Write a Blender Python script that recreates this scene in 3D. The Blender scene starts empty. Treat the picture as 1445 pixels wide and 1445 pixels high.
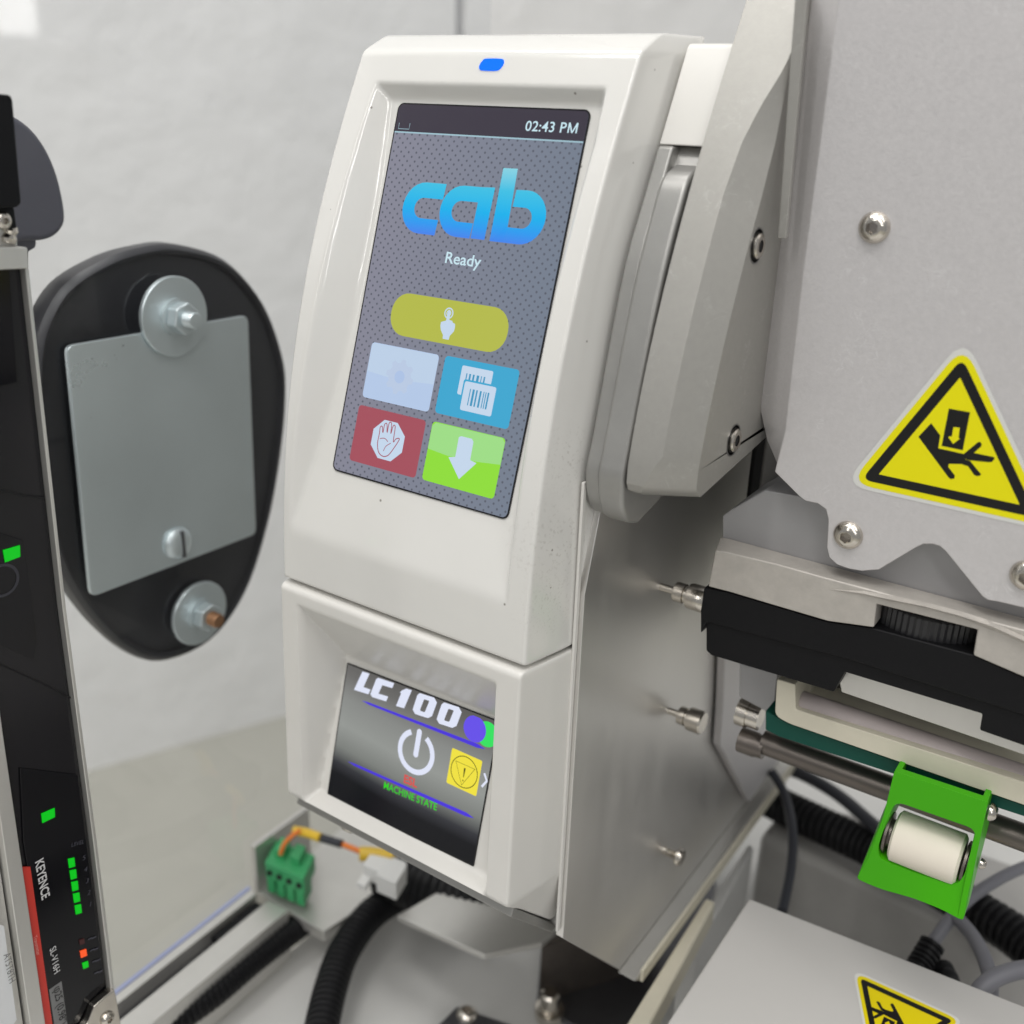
import bpy, bmesh, math, random
import numpy as np
from mathutils import Vector, Matrix
random.seed(7)
SC = bpy.context.scene
COL = SC.collection
# all coordinates below are millimetres seen from the lens; LIFT puts the zero height on the machine bed
MM = 0.001
LIFT = 375.0
# ------------------------------------------------------------------ camera
PITCH, ROLL, YAW, FPX = math.radians(22), math.radians(1.8), math.radians(33.7), 1445.0
FW = np.array([-math.sin(YAW)*math.cos(PITCH), math.cos(YAW)*math.cos(PITCH), -math.sin(PITCH)])
R0 = np.array([math.cos(YAW), math.sin(YAW), 0.0]); U0 = np.cross(R0, FW)
RT = math.cos(ROLL)*R0 + math.sin(ROLL)*U0
UP = np.cross(RT, FW)
cam = bpy.data.objects.new('camera', bpy.data.cameras.new('camera')); COL.objects.link(cam)
cam.matrix_world = Matrix(((RT[0], UP[0], -FW[0], 0), (RT[1], UP[1], -FW[1], 0), (RT[2], UP[2], -FW[2], LIFT*MM), (0, 0, 0, 1)))
cam.data.sensor_width = 36; cam.data.lens = 36.0; cam.data.clip_start = 0.01; cam.data.clip_end = 50
cam.data.dof.use_dof = True; cam.data.dof.focus_distance = 0.285; cam.data.dof.aperture_fstop = 10
SC.camera = cam
# ------------------------------------------------------------------ world and lamps
W = bpy.data.worlds.new('World'); SC.world = W; W.use_nodes = True
bg = W.node_tree.nodes['Background']; bg.inputs[0].default_value = (0.97, 0.985, 1.0, 1); bg.inputs[1].default_value = 0.36
def lamp(name, loc, target, sx, sy, power, color=(1, .985, .96)):
    d = bpy.data.lights.new(name, 'AREA'); d.shape = 'RECTANGLE'; d.size = sx; d.size_y = sy; d.energy = power; d.color = color
    o = bpy.data.objects.new(name, d); COL.objects.link(o); o.location = loc
    v = Vector(target)-Vector(loc); o.rotation_euler = v.to_track_quat('-Z', 'Y').to_euler(); return o
lamp('ceiling_lamp', (-0.25, -0.35, 1.75), (-0.15, 0.25, 0.2), 1.5, 0.30, 11)
lamp('ceiling_lamp', (-0.75, 0.45, 1.85), (-0.3, 0.3, 0.2), 0.30, 1.5, 12)
lamp('ceiling_lamp', (0.75, -0.1, 1.7), (-0.05, 0.3, 0.2), 0.30, 1.3, 5)
lamp('ceiling_lamp_row', (1.75, -1.9, 1.9), (1.4, -1.7, 0.2), 0.14, 4.2, 32)
lamp('ceiling_lamp_row', (-0.5, -2.4, 1.95), (-0.45, -2.0, 0.2), 0.14, 3.2, 17)
# unseen light strip added far right; the acrylic guard mirrors it as a streak
lamp('streak_light', (2.34, 1.84, 1.02), (-.3, .19, .39), .11, 1.05, 4.0)
SC.view_settings.view_transform = 'Standard'; SC.view_settings.look = 'None'
SC.view_settings.gamma = 1; SC.view_settings.exposure = 0.0
SC.render.engine = 'CYCLES'
SC.cycles.max_bounces = 8; SC.cycles.transparent_max_bounces = 12
# ------------------------------------------------------------------ helpers
AX = {'x': 0, 'y': 1, 'z': 2}
def at(px, py, ax, c):
    """point where the sight line of picture position (px, py) meets the plane ax = c"""
    d = FW*FPX + RT*(px-722.5) - UP*(py-722.5)
    return d*(c/d[AX[ax]])
def pts(L, ax, c): return [at(a, b, ax, c) for a, b in L]
def lin(c):
    if isinstance(c, str): c = [int(c[i:i+2], 16)/255 for i in (0, 2, 4)]
    return tuple((v/12.92 if v <= .04045 else ((v+.055)/1.055)**2.4) for v in c)
def nodes(m):
    m.use_nodes = True; nt = m.node_tree; return nt, nt.nodes['Principled BSDF']
def mat(name, col, rough=.5, metal=0.0, bump=0.0, bscale=400, var=0.0, vscale=60, emit=None, es=1.0, stretch=None, spec=.5, specks=0.0, coat=0.0, aniso=0.0, trans=0.0, rvar=0.0, bdist=.00012, scratch=0.0, smudge=False):
    m = bpy.data.materials.new(name); nt, b = nodes(m); N, L = nt.nodes, nt.links
    c = lin(col) if isinstance(col, str) else col
    b.inputs['Base Color'].default_value = (*c, 1); b.inputs['Roughness'].default_value = rough
    b.inputs['Metallic'].default_value = metal; b.inputs['Specular IOR Level'].default_value = spec
    b.inputs['Coat Weight'].default_value = coat; b.inputs['Coat Roughness'].default_value = .05
    b.inputs['Anisotropic'].default_value = aniso; b.inputs['Transmission Weight'].default_value = trans
    if emit is not None:
        e = lin(emit) if isinstance(emit, str) else emit
        b.inputs['Emission Color'].default_value = (*e, 1); b.inputs['Emission Strength'].default_value = es
    g = N.new('ShaderNodeNewGeometry')
    mp = N.new('ShaderNodeMapping'); L.new(g.outputs['Position'], mp.inputs[0])
    if stretch: mp.inputs['Scale'].default_value = stretch
    if var or rvar:
        n = N.new('ShaderNodeTexNoise'); n.inputs['Scale'].default_value = vscale; n.inputs['Detail'].default_value = 6; n.inputs['Roughness'].default_value = .65
        L.new(mp.outputs[0], n.inputs['Vector'])
    last = None
    if var:
        r = N.new('ShaderNodeMapRange'); r.inputs[1].default_value = .25; r.inputs[2].default_value = .75; r.inputs[3].default_value = 1-var; r.inputs[4].default_value = 1+var*.6
        L.new(n.outputs[0], r.inputs[0])
        x = N.new('ShaderNodeMix'); x.data_type = 'RGBA'; x.blend_type = 'MULTIPLY'; x.inputs['Factor'].default_value = 1
        x.inputs[6].default_value = (*c, 1); L.new(r.outputs[0], x.inputs[7]); L.new(x.outputs[2], b.inputs['Base Color']); last = x.outputs[2]
    if rvar:
        r = N.new('ShaderNodeMapRange'); r.inputs[1].default_value = .3; r.inputs[2].default_value = .7; r.inputs[3].default_value = max(.02, rough-rvar); r.inputs[4].default_value = rough+rvar
        L.new(n.outputs[0], r.inputs[0]); L.new(r.outputs[0], b.inputs['Roughness'])
    if specks:
        v = N.new('ShaderNodeTexVoronoi'); v.inputs['Scale'].default_value = 230; L.new(g.outputs['Position'], v.inputs['Vector'])
        n2 = N.new('ShaderNodeTexNoise'); n2.inputs['Scale'].default_value = 45; L.new(g.outputs['Position'], n2.inputs['Vector'])
        a = N.new('ShaderNodeMath'); a.operation = 'MULTIPLY'; a.inputs[1].default_value = .15; L.new(n2.outputs[0], a.inputs[0])
        lt = N.new('ShaderNodeMath'); lt.operation = 'SUBTRACT'; L.new(a.outputs[0], lt.inputs[0]); L.new(v.outputs['Distance'], lt.inputs[1])
        # only a few cells carry a speck
        w = N.new('ShaderNodeSeparateColor'); L.new(v.outputs['Color'], w.inputs[0])
        gt = N.new('ShaderNodeMath'); gt.operation = 'GREATER_THAN'; gt.inputs[1].default_value = .86; L.new(w.outputs[0], gt.inputs[0])
        mr = N.new('ShaderNodeMapRange'); mr.inputs[1].default_value = -.02; mr.inputs[2].default_value = .03; mr.inputs[4].default_value = specks; L.new(lt.outputs[0], mr.inputs[0])
        mu = N.new('ShaderNodeMath'); mu.operation = 'MULTIPLY'; L.new(mr.outputs[0], mu.inputs[0]); L.new(gt.outputs[0], mu.inputs[1])
        y = N.new('ShaderNodeMix'); y.data_type = 'RGBA'; y.inputs[6].default_value = (*c, 1); y.inputs[7].default_value = (.12, .1, .08, 1)
        if last: L.new(last, y.inputs[6])
        L.new(mu.outputs[0], y.inputs['Factor']); L.new(y.outputs[2], b.inputs['Base Color'])
    if scratch:
        src = b.inputs['Base Color'].links[0].from_socket
        na = N.new('ShaderNodeTexNoise'); na.inputs['Scale'].default_value = 170; na.inputs['Detail'].default_value = 3; na.inputs['Distortion'].default_value = 1.6; L.new(g.outputs['Position'], na.inputs['Vector'])
        s1_ = N.new('ShaderNodeMath'); s1_.operation = 'SUBTRACT'; s1_.inputs[1].default_value = .5; L.new(na.outputs[0], s1_.inputs[0])
        s2_ = N.new('ShaderNodeMath'); s2_.operation = 'ABSOLUTE'; L.new(s1_.outputs[0], s2_.inputs[0])
        s3_ = N.new('ShaderNodeMapRange'); s3_.inputs[1].default_value = .004; s3_.inputs[2].default_value = .016; s3_.inputs[3].default_value = 1; s3_.inputs[4].default_value = 0; L.new(s2_.outputs[0], s3_.inputs[0])
        nb = N.new('ShaderNodeTexNoise'); nb.inputs['Scale'].default_value = 95; nb.inputs['Detail'].default_value = 4; L.new(g.outputs['Position'], nb.inputs['Vector'])
        s4_ = N.new('ShaderNodeMapRange'); s4_.inputs[1].default_value = .52; s4_.inputs[2].default_value = .66; s4_.inputs[4].default_value = scratch; L.new(nb.outputs[0], s4_.inputs[0])
        s5_ = N.new('ShaderNodeMath'); s5_.operation = 'MULTIPLY'; L.new(s3_.outputs[0], s5_.inputs[0]); L.new(s4_.outputs[0], s5_.inputs[1])
        sx_ = N.new('ShaderNodeMix'); sx_.data_type = 'RGBA'; L.new(s5_.outputs[0], sx_.inputs['Factor']); L.new(src, sx_.inputs[6]); sx_.inputs[7].default_value = (.95, .95, .95, 1); L.new(sx_.outputs[2], b.inputs['Base Color'])
    if smudge:
        src = b.inputs['Base Color'].links[0].from_socket
        for (cx, cy, cz, rad, sc_) in ((-.1262, .211, .268, .017, 900), (-.1262, .209, .250, .012, 1300), (-.125, .213, .290, .012, 1100)):
            vd = N.new('ShaderNodeVectorMath'); vd.operation = 'DISTANCE'; vd.inputs[1].default_value = (cx, cy, cz); L.new(g.outputs['Position'], vd.inputs[0])
            ma = N.new('ShaderNodeMapRange'); ma.inputs[1].default_value = rad; ma.inputs[2].default_value = rad*.2; ma.inputs[3].default_value = 0; ma.inputs[4].default_value = 1; L.new(vd.outputs['Value'], ma.inputs[0])
            nn = N.new('ShaderNodeTexNoise'); nn.inputs['Scale'].default_value = sc_; nn.inputs['Detail'].default_value = 4; L.new(g.outputs['Position'], nn.inputs['Vector'])
            mb = N.new('ShaderNodeMapRange'); mb.inputs[1].default_value = .56; mb.inputs[2].default_value = .68; mb.inputs[4].default_value = .28; L.new(nn.outputs[0], mb.inputs[0])
            mm_ = N.new('ShaderNodeMath'); mm_.operation = 'MULTIPLY'; L.new(ma.outputs[0], mm_.inputs[0]); L.new(mb.outputs[0], mm_.inputs[1])
            xx = N.new('ShaderNodeMix'); xx.data_type = 'RGBA'; L.new(mm_.outputs[0], xx.inputs['Factor']); L.new(src, xx.inputs[6]); xx.inputs[7].default_value = (.22, .19, .15, 1); src = xx.outputs[2]
        L.new(src, b.inputs['Base Color'])
    if bump:
        n3 = N.new('ShaderNodeTexNoise'); n3.inputs['Scale'].default_value = bscale; n3.inputs['Detail'].default_value = 5
        L.new(mp.outputs[0], n3.inputs['Vector'])
        bp = N.new('ShaderNodeBump'); bp.inputs['Strength'].default_value = bump; bp.inputs['Distance'].default_value = bdist
        L.new(n3.outputs[0], bp.inputs['Height']); L.new(bp.outputs[0], b.inputs['Normal'])
    return m
M = {}
M['white_gloss'] = mat('white_gloss', (.69, .68, .65), .17, specks=.75, var=.03, vscale=25, bump=.012, bscale=90, coat=.6, rvar=.04, smudge=True)
M['white_satin'] = mat('white_satin', (.67, .655, .62), .34, var=.04, vscale=30, bump=.10, bscale=1500)
M['cream'] = mat('cream', (.66, .62, .50), .45, var=.08, vscale=80)
M['grey_paint'] = mat('grey_paint', (.34, .335, .32), .38, .55, bump=.15, bscale=1400, var=.08, vscale=90)
M['arm_metal'] = mat('arm_metal', (.37, .36, .335), .46, .5, bump=.2, bscale=1800, var=.05, vscale=500, scratch=.12)
M['plate_metal'] = mat('plate_metal', (.64, .62, .62), .46, .45, bump=.4, bscale=1800, var=.06, vscale=900, rvar=.06, scratch=.22)
M['brushed'] = mat('brushed', (.74, .725, .70), .40, .9, bump=.07, bscale=500, stretch=(1, 6, 1.5), var=.03, vscale=12, rvar=.04)
M['dark_metal'] = mat('dark_metal', (.14, .14, .15), .35, .8, var=.15)
M['head_grey'] = mat('head_grey', (.36, .355, .36), .45, .35, bump=.05, bscale=1500, var=.05)
M['taupe'] = mat('taupe', (.50, .47, .43), .5, .35, bump=.6, bscale=1300, var=.12, vscale=200)
M['black_plastic'] = mat('black_plastic', (.005, .005, .006), .5, bump=.4, bscale=1400, spec=.2)
M['black_gloss'] = mat('black_gloss', (.003, .003, .005), .12, var=.2, vscale=20, spec=.35)
M['black_satin'] = mat('black_satin', (.008, .0075, .010), .22, spec=.4, bump=.03, bscale=900, var=.15, vscale=30)
M['rubber'] = mat('rubber', (.006, .006, .007), .5, spec=.3)
M['steel'] = mat('steel', (.62, .58, .52), .2, 1.0, bump=.08, bscale=900, var=.12, vscale=200)
M['shade_block'] = mat('shade_block', (.20, .195, .19), .45, .5, var=.15)
M['socket'] = mat('socket', (.34, .31, .28), .25, 1.0, bump=1.0, bscale=700)
M['zinc'] = mat('zinc', (.62, .69, .71), .34, .7, var=.06, vscale=18, bump=.04, bscale=300, rvar=.08)
M['brass'] = mat('brass', (.36, .20, .11), .45, .7, var=.2, vscale=300)
M['dark_grey_plastic'] = mat('dark_grey_plastic', (.036, .036, .041), .38, bump=.08, bscale=900)
M['slate_plastic'] = mat('slate_plastic', (.10, .10, .125), .5)
M['silver'] = mat('silver', (.62, .61, .58), .36, .7, bump=.06, bscale=700, stretch=(1, 1, .1), var=.05)
M['wall'] = mat('wall', (.84, .835, .825), .6, bump=.8, bscale=22, var=.06, vscale=6, bdist=.004)
M['floor'] = mat('floor', (.44, .43, .38), .5, var=.08, vscale=6)
M['deck'] = mat('deck', (.60, .595, .575), .4, var=.06, vscale=15, bump=.03, bscale=200)
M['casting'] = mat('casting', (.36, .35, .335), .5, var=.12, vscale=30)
M['box_white'] = mat('box_white', (.52, .505, .485), .42, specks=.5, var=.03, vscale=20, bump=.03, bscale=800)
M['yellow_vinyl'] = mat('yellow_vinyl', (.80, .735, .0), .35, spec=.35)
M['yellow_vinyl_deep'] = mat('yellow_vinyl_deep', (.74, .60, .0), .38, spec=.35)
M['vinyl_border'] = mat('vinyl_border', (.66, .66, .63), .3)
M['black_ink'] = mat('black_ink', (.006, .006, .006), .3, bump=1.0, bscale=130, spec=.4)
M['green_bracket'] = mat('green_bracket', (.055, .40, .002), .42, bump=.03, bscale=500, spec=.25)
M['white_roller'] = mat('white_roller', (.76, .70, .60), .6, spec=.25, specks=.5, var=.05, vscale=60)
M['platen'] = mat('platen', (.44, .385, .375), .5, var=.25, vscale=90, stretch=(.25, 1, 1))
M['dull_rod'] = mat('dull_rod', (.16, .14, .125), .35, .7, var=.2, vscale=120, stretch=(.2, 1, 1))
M['teal'] = mat('teal', (.004, .07, .05), .5, spec=.25)
M['cable_grey'] = mat('cable_grey', (.17, .17, .19), .5)
M['cable_dark'] = mat('cable_dark', (.02, .022, .03), .4)
M['green_plug'] = mat('green_plug', (.04, .33, .12), .45)
M['white_plug'] = mat('white_plug', (.72, .72, .70), .45)
M['wire_yellow'] = mat('wire_yellow', (.72, .47, .03), .4)
M['wire_orange'] = mat('wire_orange', (.75, .2, .03), .4)
M['red_print'] = mat('red_print', (.62, .035, .02), .4)
M['pale_print'] = mat('pale_print', (.62, .62, .62), .5)
M['faint_print'] = mat('faint_print', (.06, .06, .08), .5)
M['red_faint'] = mat('red_faint', (.80, .38, .34), .5)
M['grey_print'] = mat('grey_print', (.20, .20, .20), .5)
M['blue_film'] = mat('blue_film', (.34, .38, .58), .3)
M['paper'] = mat('paper', (.72, .73, .74), .6)
def glow(name, col, s=1.0, rough=.22):
    return mat(name, (.004, .004, .005), rough, emit=col, es=s, spec=.25)
# clear acrylic sheet: real thin glass
ac = bpy.data.materials.new('clear_acrylic'); nt, b = nodes(ac)
tr = nt.nodes.new('ShaderNodeBsdfTransparent'); tr.inputs[0].default_value = (.965, .97, .975, 1)
gl = nt.nodes.new('ShaderNodeBsdfGlossy'); gl.inputs['Roughness'].default_value = .03
fr0 = nt.nodes.new('ShaderNodeFresnel'); fr0.inputs[0].default_value = 1.45
gq = nt.nodes.new('ShaderNodeNewGeometry'); iv = nt.nodes.new('ShaderNodeMath'); iv.operation = 'SUBTRACT'; iv.inputs[0].default_value = 1; nt.links.new(gq.outputs['Backfacing'], iv.inputs[1])
fr = nt.nodes.new('ShaderNodeMath'); fr.operation = 'MULTIPLY'; nt.links.new(fr0.outputs[0], fr.inputs[0]); nt.links.new(iv.outputs[0], fr.inputs[1])
mx = nt.nodes.new('ShaderNodeMixShader'); nt.links.new(fr.outputs[0], mx.inputs[0]); nt.links.new(tr.outputs[0], mx.inputs[1]); nt.links.new(gl.outputs[0], mx.inputs[2])
nt.links.new(mx.outputs[0], nt.nodes['Material Output'].inputs['Surface']); M['acrylic'] = ac

def base_of(o):
    p = o
    while p.parent: p = p.parent
    return Vector(p['_b']) if '_b' in p else Vector((0, 0, 0))
def tag(o, label=None, cat=None, group=None, kind=None):
    if label: o['label'] = label
    if cat: o['category'] = cat
    if group: o['group'] = group
    if kind: o['kind'] = kind
    return o
BASE = {}
def thing(name, label, cat, base, group=None):
    o = bpy.data.objects.new(name, None); COL.objects.link(o); o.empty_display_size = .01
    base = np.array(base, float); BASE[o.name] = base
    o.location = Vector(((base[0])*MM, base[1]*MM, (base[2]+LIFT)*MM))
    return tag(o, label, cat, group)
def rootbase(o):
    while o is not None and o.parent: o = o.parent
    return BASE.get(o.name, np.array([0, 0, -LIFT])) if o is not None else np.array([0, 0, -LIFT])
def mesh(name, verts, faces, m, parent=None, bevel=0, segs=2, smooth=False, angle=35, recalc=True):
    me = bpy.data.meshes.new(name); o = bpy.data.objects.new(name, me); COL.objects.link(o)
    V = np.array([np.array(v, float) for v in verts])
    if parent is not None: V = V - rootbase(parent); o.parent = parent
    else:
        c = V.mean(0); c[2] = V[:, 2].min(); BASE[o.name] = c; V = V-c; o.location = Vector((c[0]*MM, c[1]*MM, (c[2]+LIFT)*MM))
    me.from_pydata([tuple(v) for v in V*MM], [], [tuple(int(i) for i in f) for f in faces])
    if recalc:
        bm = bmesh.new(); bm.from_mesh(me); bmesh.ops.remove_doubles(bm, verts=bm.verts, dist=1e-7); bmesh.ops.recalc_face_normals(bm, faces=bm.faces); bm.to_mesh(me); bm.free()
    for mm in (m if isinstance(m, (list, tuple)) else [m]): me.materials.append(mm)
    if bevel:
        bv = o.modifiers.new('bevel', 'BEVEL'); bv.width = bevel*MM; bv.segments = segs; bv.limit_method = 'ANGLE'; bv.angle_limit = math.radians(28); bv.harden_normals = True
        me.shade_smooth(); me.set_sharp_from_angle(angle=math.radians(60))
    elif smooth:
        me.shade_smooth(); me.set_sharp_from_angle(angle=math.radians(angle))
    return o
def prism(name, poly, ext, m, parent=None, bevel=0, segs=2, **k):
    """solid from a closed outline pushed along ext"""
    n = len(poly); poly = [np.array(p, float) for p in poly]; e = np.array(ext, float)
    V = poly+[p+e for p in poly]
    Fc = [list(range(n)), list(range(2*n-1, n-1, -1))]+[[i, (i+1) % n, n+(i+1) % n, n+i] for i in range(n)]
    return mesh(name, V, Fc, m, parent, bevel, segs, **k)
def box(name, lo, hi, m, parent=None, bevel=0, segs=2):
    (a, b, c), (d, e, f) = lo, hi
    return prism(name, [(a, b, c), (d, b, c), (d, e, c), (a, e, c)], (0, 0, f-c), m, parent, bevel, segs)
def loft(name, rings, m, parent=None, cap=True, closed=True, **k):
    n = len(rings[0]); V = [p for r in rings for p in r]; Fc = []
    for j in range(len(rings)-1):
        for i in range(n if closed else n-1):
            Fc.append([j*n+i, j*n+(i+1) % n, (j+1)*n+(i+1) % n, (j+1)*n+i])
    if cap: Fc += [list(range(n)), list(range((len(rings)-1)*n, len(rings)*n))]
    return mesh(name, V, Fc, m, parent, **k)
def basis(axis):
    a = np.array(axis, float); a /= np.linalg.norm(a)
    t = np.array([0, 0, 1.0]) if abs(a[2]) < .9 else np.array([1.0, 0, 0])
    u = np.cross(a, t); u /= np.linalg.norm(u); v = np.cross(a, u); return a, u, v
def lathe(name, org, axis, prof, m, parent=None, n=32, ang=35, **k):
    """profile of (distance along axis, radius)"""
    a, u, v = basis(axis); org = np.array(org, float)
    rings = [[org+a*h+(u*math.cos(t)+v*math.sin(t))*max(r, .001) for t in np.linspace(0, 2*math.pi, n, endpoint=False)] for h, r in prof]
    return loft(name, rings, m, parent, smooth=True, angle=ang, **k)
def crom(P, n=8, closed=False):
    P = [np.array(p, float) for p in P]; out = []; N = len(P)
    rng = range(N) if closed else range(N-1)
    for i in rng:
        if closed: a, b, c, d = P[(i-1) % N], P[i], P[(i+1) % N], P[(i+2) % N]
        else: a, b, c, d = P[max(i-1, 0)], P[i], P[i+1], P[min(i+2, N-1)]
        for j in range(n):
            t = j/n; out.append(.5*((2*b)+(-a+c)*t+(2*a-5*b+4*c-d)*t*t+(-a+3*b-3*c+d)*t**3))
    if not closed: out.append(P[-1])
    return out
def tube(name, path, r, m, parent=None, n=16, corr=None, sm=10, closed_ends=True):
    P = crom(path, sm)
    L = [0]
    for i in range(1, len(P)): L.append(L[-1]+np.linalg.norm(P[i]-P[i-1]))
    step = corr[0]/6 if corr else max(1.2, r*.5)
    k = max(2, int(L[-1]/step)); S = np.linspace(0, L[-1], k); Pa = np.array(P)
    Q = np.stack([np.interp(S, L, Pa[:, i]) for i in range(3)], 1)
    T = np.gradient(Q, axis=0); T /= np.linalg.norm(T, axis=1)[:, None]
    u = np.cross(T[0], [0, 0, 1.0]);
    if np.linalg.norm(u) < .1: u = np.cross(T[0], [1.0, 0, 0])
    rings = []
    for i in range(k):
        u = u-T[i]*np.dot(u, T[i]); u /= np.linalg.norm(u); v = np.cross(T[i], u)
        rr = r
        if corr:
            ph = (S[i] % corr[0])/corr[0]; rr = r-corr[1]*(1 if ph > .62 else 0)
        rings.append([Q[i]+(u*math.cos(t)+v*math.sin(t))*rr for t in np.linspace(0, 2*math.pi, n, endpoint=False)])
    return loft(name, rings, m, parent, cap=closed_ends, smooth=True, angle=50)
# ---- flat artwork on a plane: frame = (origin, right, down, outwards)
class Frame:
    def __init__(s, O, u, v, n): s.O, s.u, s.v, s.n = [np.array(q, float) for q in (O, u, v, n)]
    def p(s, a, b, h=0): return s.O+s.u*a+s.v*b+s.n*h
def art(name, fr, polys, h, m, parent, uv=False):
    V, Fc = [], []
    for poly in polys:
        k = len(V); V += [fr.p(a, b, h) for a, b in poly]; Fc.append(list(range(k, k+len(poly))))
    return mesh(name, V, Fc, m, parent, recalc=False)
def rrect(x0, y0, x1, y1, r, n=6):
    out = []
    for cx, cy, a0 in ((x1-r, y0+r, -90), (x1-r, y1-r, 0), (x0+r, y1-r, 90), (x0+r, y0+r, 180)):
        for i in range(n+1):
            a = math.radians(a0+90*i/n); out.append((cx+r*math.cos(a), cy+r*math.sin(a)))
    return out
def circ(cx, cy, r, n=32, ry=None): return [(cx+r*math.cos(t), cy+(ry or r)*math.sin(t)) for t in np.linspace(0, 2*math.pi, n, endpoint=False)]
def stroke(P, w, closed=False):
    """quads of a pen line of width w"""
    P = [np.array(p, float) for p in P]; N = len(P); out = []
    nrm = []
    for i in range(N):
        a = P[i-1] if (closed or i > 0) else P[i]; c = P[(i+1) % N] if (closed or i < N-1) else P[i]
        t = c-a; t /= (np.linalg.norm(t)+1e-9); nrm.append(np.array([-t[1], t[0]])*w/2)
    for i in range(N if closed else N-1):
        j = (i+1) % N; out.append([tuple(P[i]+nrm[i]), tuple(P[j]+nrm[j]), tuple(P[j]-nrm[j]), tuple(P[i]-nrm[i])])
    return out
def arc(cx, cy, r, a0, a1, n=24, ry=None): return [(cx+r*math.cos(math.radians(a)), cy+(ry or r)*math.sin(math.radians(a))) for a in np.linspace(a0, a1, n)]
def text(name, fr, s, x, y, size, h, m, parent, align='LEFT', sx=1.0, shear=0.0, bold=0.0, space=1.0, rot=0):
    """baseline-left at (x, y) in the frame, size = cap height"""
    c = bpy.data.curves.new('lettering', 'FONT'); c.body = s; c.size = 1.0; c.align_x = align; c.space_character = space; c.offset = bold; c.resolution_u = 3
    o = bpy.data.objects.new('lettering', c); COL.objects.link(o)
    bpy.context.view_layer.update(); dg = bpy.context.evaluated_depsgraph_get()
    me = bpy.data.meshes.new_from_object(o.evaluated_get(dg)); bpy.data.objects.remove(o); bpy.data.curves.remove(c)
    k = size/.69; V = []; ca, sa = math.cos(rot), math.sin(rot)
    for v in me.vertices:
        a, b = (v.co.x*sx+v.co.y*shear)*k, -v.co.y*k
        V.append(fr.p(x+a*ca-b*sa, y+a*sa+b*ca, h))
    Fc = [list(p.vertices) for p in me.polygons]; bpy.data.meshes.remove(me)
    return mesh(name, V, Fc, m, parent, recalc=False)
def fillet(P, r, n=4):
    """round the inner corners of an open polyline (2D)"""
    P = [np.array(p, float) for p in P]; out = [P[0]]
    for i in range(1, len(P)-1):
        a, b, c = P[i-1], P[i], P[i+1]; rr = r[i] if isinstance(r, (list, tuple)) else r
        d1, d2 = np.linalg.norm(a-b), np.linalg.norm(c-b); q = min(rr, d1*.45, d2*.45)
        s, e = b+(a-b)/d1*q, b+(c-b)/d2*q
        for j in range(n+1):
            t = j/n; out.append((1-t)**2*s+2*t*(1-t)*b+t*t*e)
    out.append(P[-1]); return out
def dense(P, step):
    out = []
    for a, b in zip(P[:-1], P[1:]):
        k = max(1, int(np.linalg.norm(b-a)/step))
        out += [a+(b-a)*j/k for j in range(k)]
    out.append(P[-1]); return out
def rpoly(P3, r, n=4):
    """round every corner of a closed 3D outline"""
    P = [np.array(p, float) for p in P3]; N = len(P); out = []
    for i in range(N):
        a, b, c = P[i-1], P[i], P[(i+1) % N]; rr = r[i] if isinstance(r, (list, tuple)) else r
        if rr <= 0: out.append(b); continue
        d1, d2 = np.linalg.norm(a-b), np.linalg.norm(c-b); q = min(rr, d1*.45, d2*.45); s, e = b+(a-b)/d1*q, b+(c-b)/d2*q
        for j in range(n+1):
            t = j/n; out.append((1-t)**2*s+2*t*(1-t)*b+t*t*e)
    return out
def copy_tree(o, parent=None):
    c = o.copy(); COL.objects.link(c); c.parent = parent
    if o.name in BASE: BASE[c.name] = BASE[o.name]
    for ch in list(o.children): copy_tree(ch, c)
    return c

# ================================================================== the setting
# workshop wall, turned against the machine
wd = np.array([.411, .911, 0.0]); wn = np.array([.911, -.411, 0.0]); FZ = -620.0
wp = at(260, 1050, 'z', FZ)
a0, a1 = wp-wd*1600, wp+wd*2600
def wallpoint(px, py):
    d = FW*FPX + RT*(px-722.5) - UP*(py-722.5); return d*(np.dot(wp, wn)/np.dot(d, wn))
sm1 = wallpoint(644, 20); sm2 = wallpoint(657, 20)
t1, t2 = np.dot(sm1-wp, wd), np.dot(sm2-wp, wd)
def wallpiece(s0, s1, back=0):
    p, q = wp+wd*s0-wn*back, wp+wd*s1-wn*back
    return [(p[0], p[1], FZ), (q[0], q[1], FZ), (q[0], q[1], 900), (p[0], p[1], 900)]
o = prism('wall', wallpiece(-1600, t1), -wn*60, M['wall']); tag(o, 'white rough plaster wall behind the machine', kind='structure')
o = prism('wall', wallpiece(t2, 2600), -wn*60, M['wall']); tag(o, 'white wall to the right of the vertical joint', kind='structure')
o = prism('wall_joint', wallpiece(t1-1, t2+1, 7), -wn*40, mat('joint', (.45, .45, .46), .7)); tag(o, 'grey recessed joint in the white wall', kind='structure')
o = prism('floor', [(-3500, -1500, FZ), (1500, -1500, FZ), (1500, 3500, FZ), (-3500, 3500, FZ)], (0, 0, -20), M['floor']); tag(o, 'beige grey workshop floor', kind='structure')
# white bed of the machine
DZ = -375.0
o = prism('machine_bed', [(-286, -150, DZ), (330, -150, DZ), (330, 600, DZ), (-286, 600, DZ)], (0, 0, -14), M['deck'], bevel=.8); tag(o, 'off white painted bed plate under the labelling machine', kind='structure')

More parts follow.
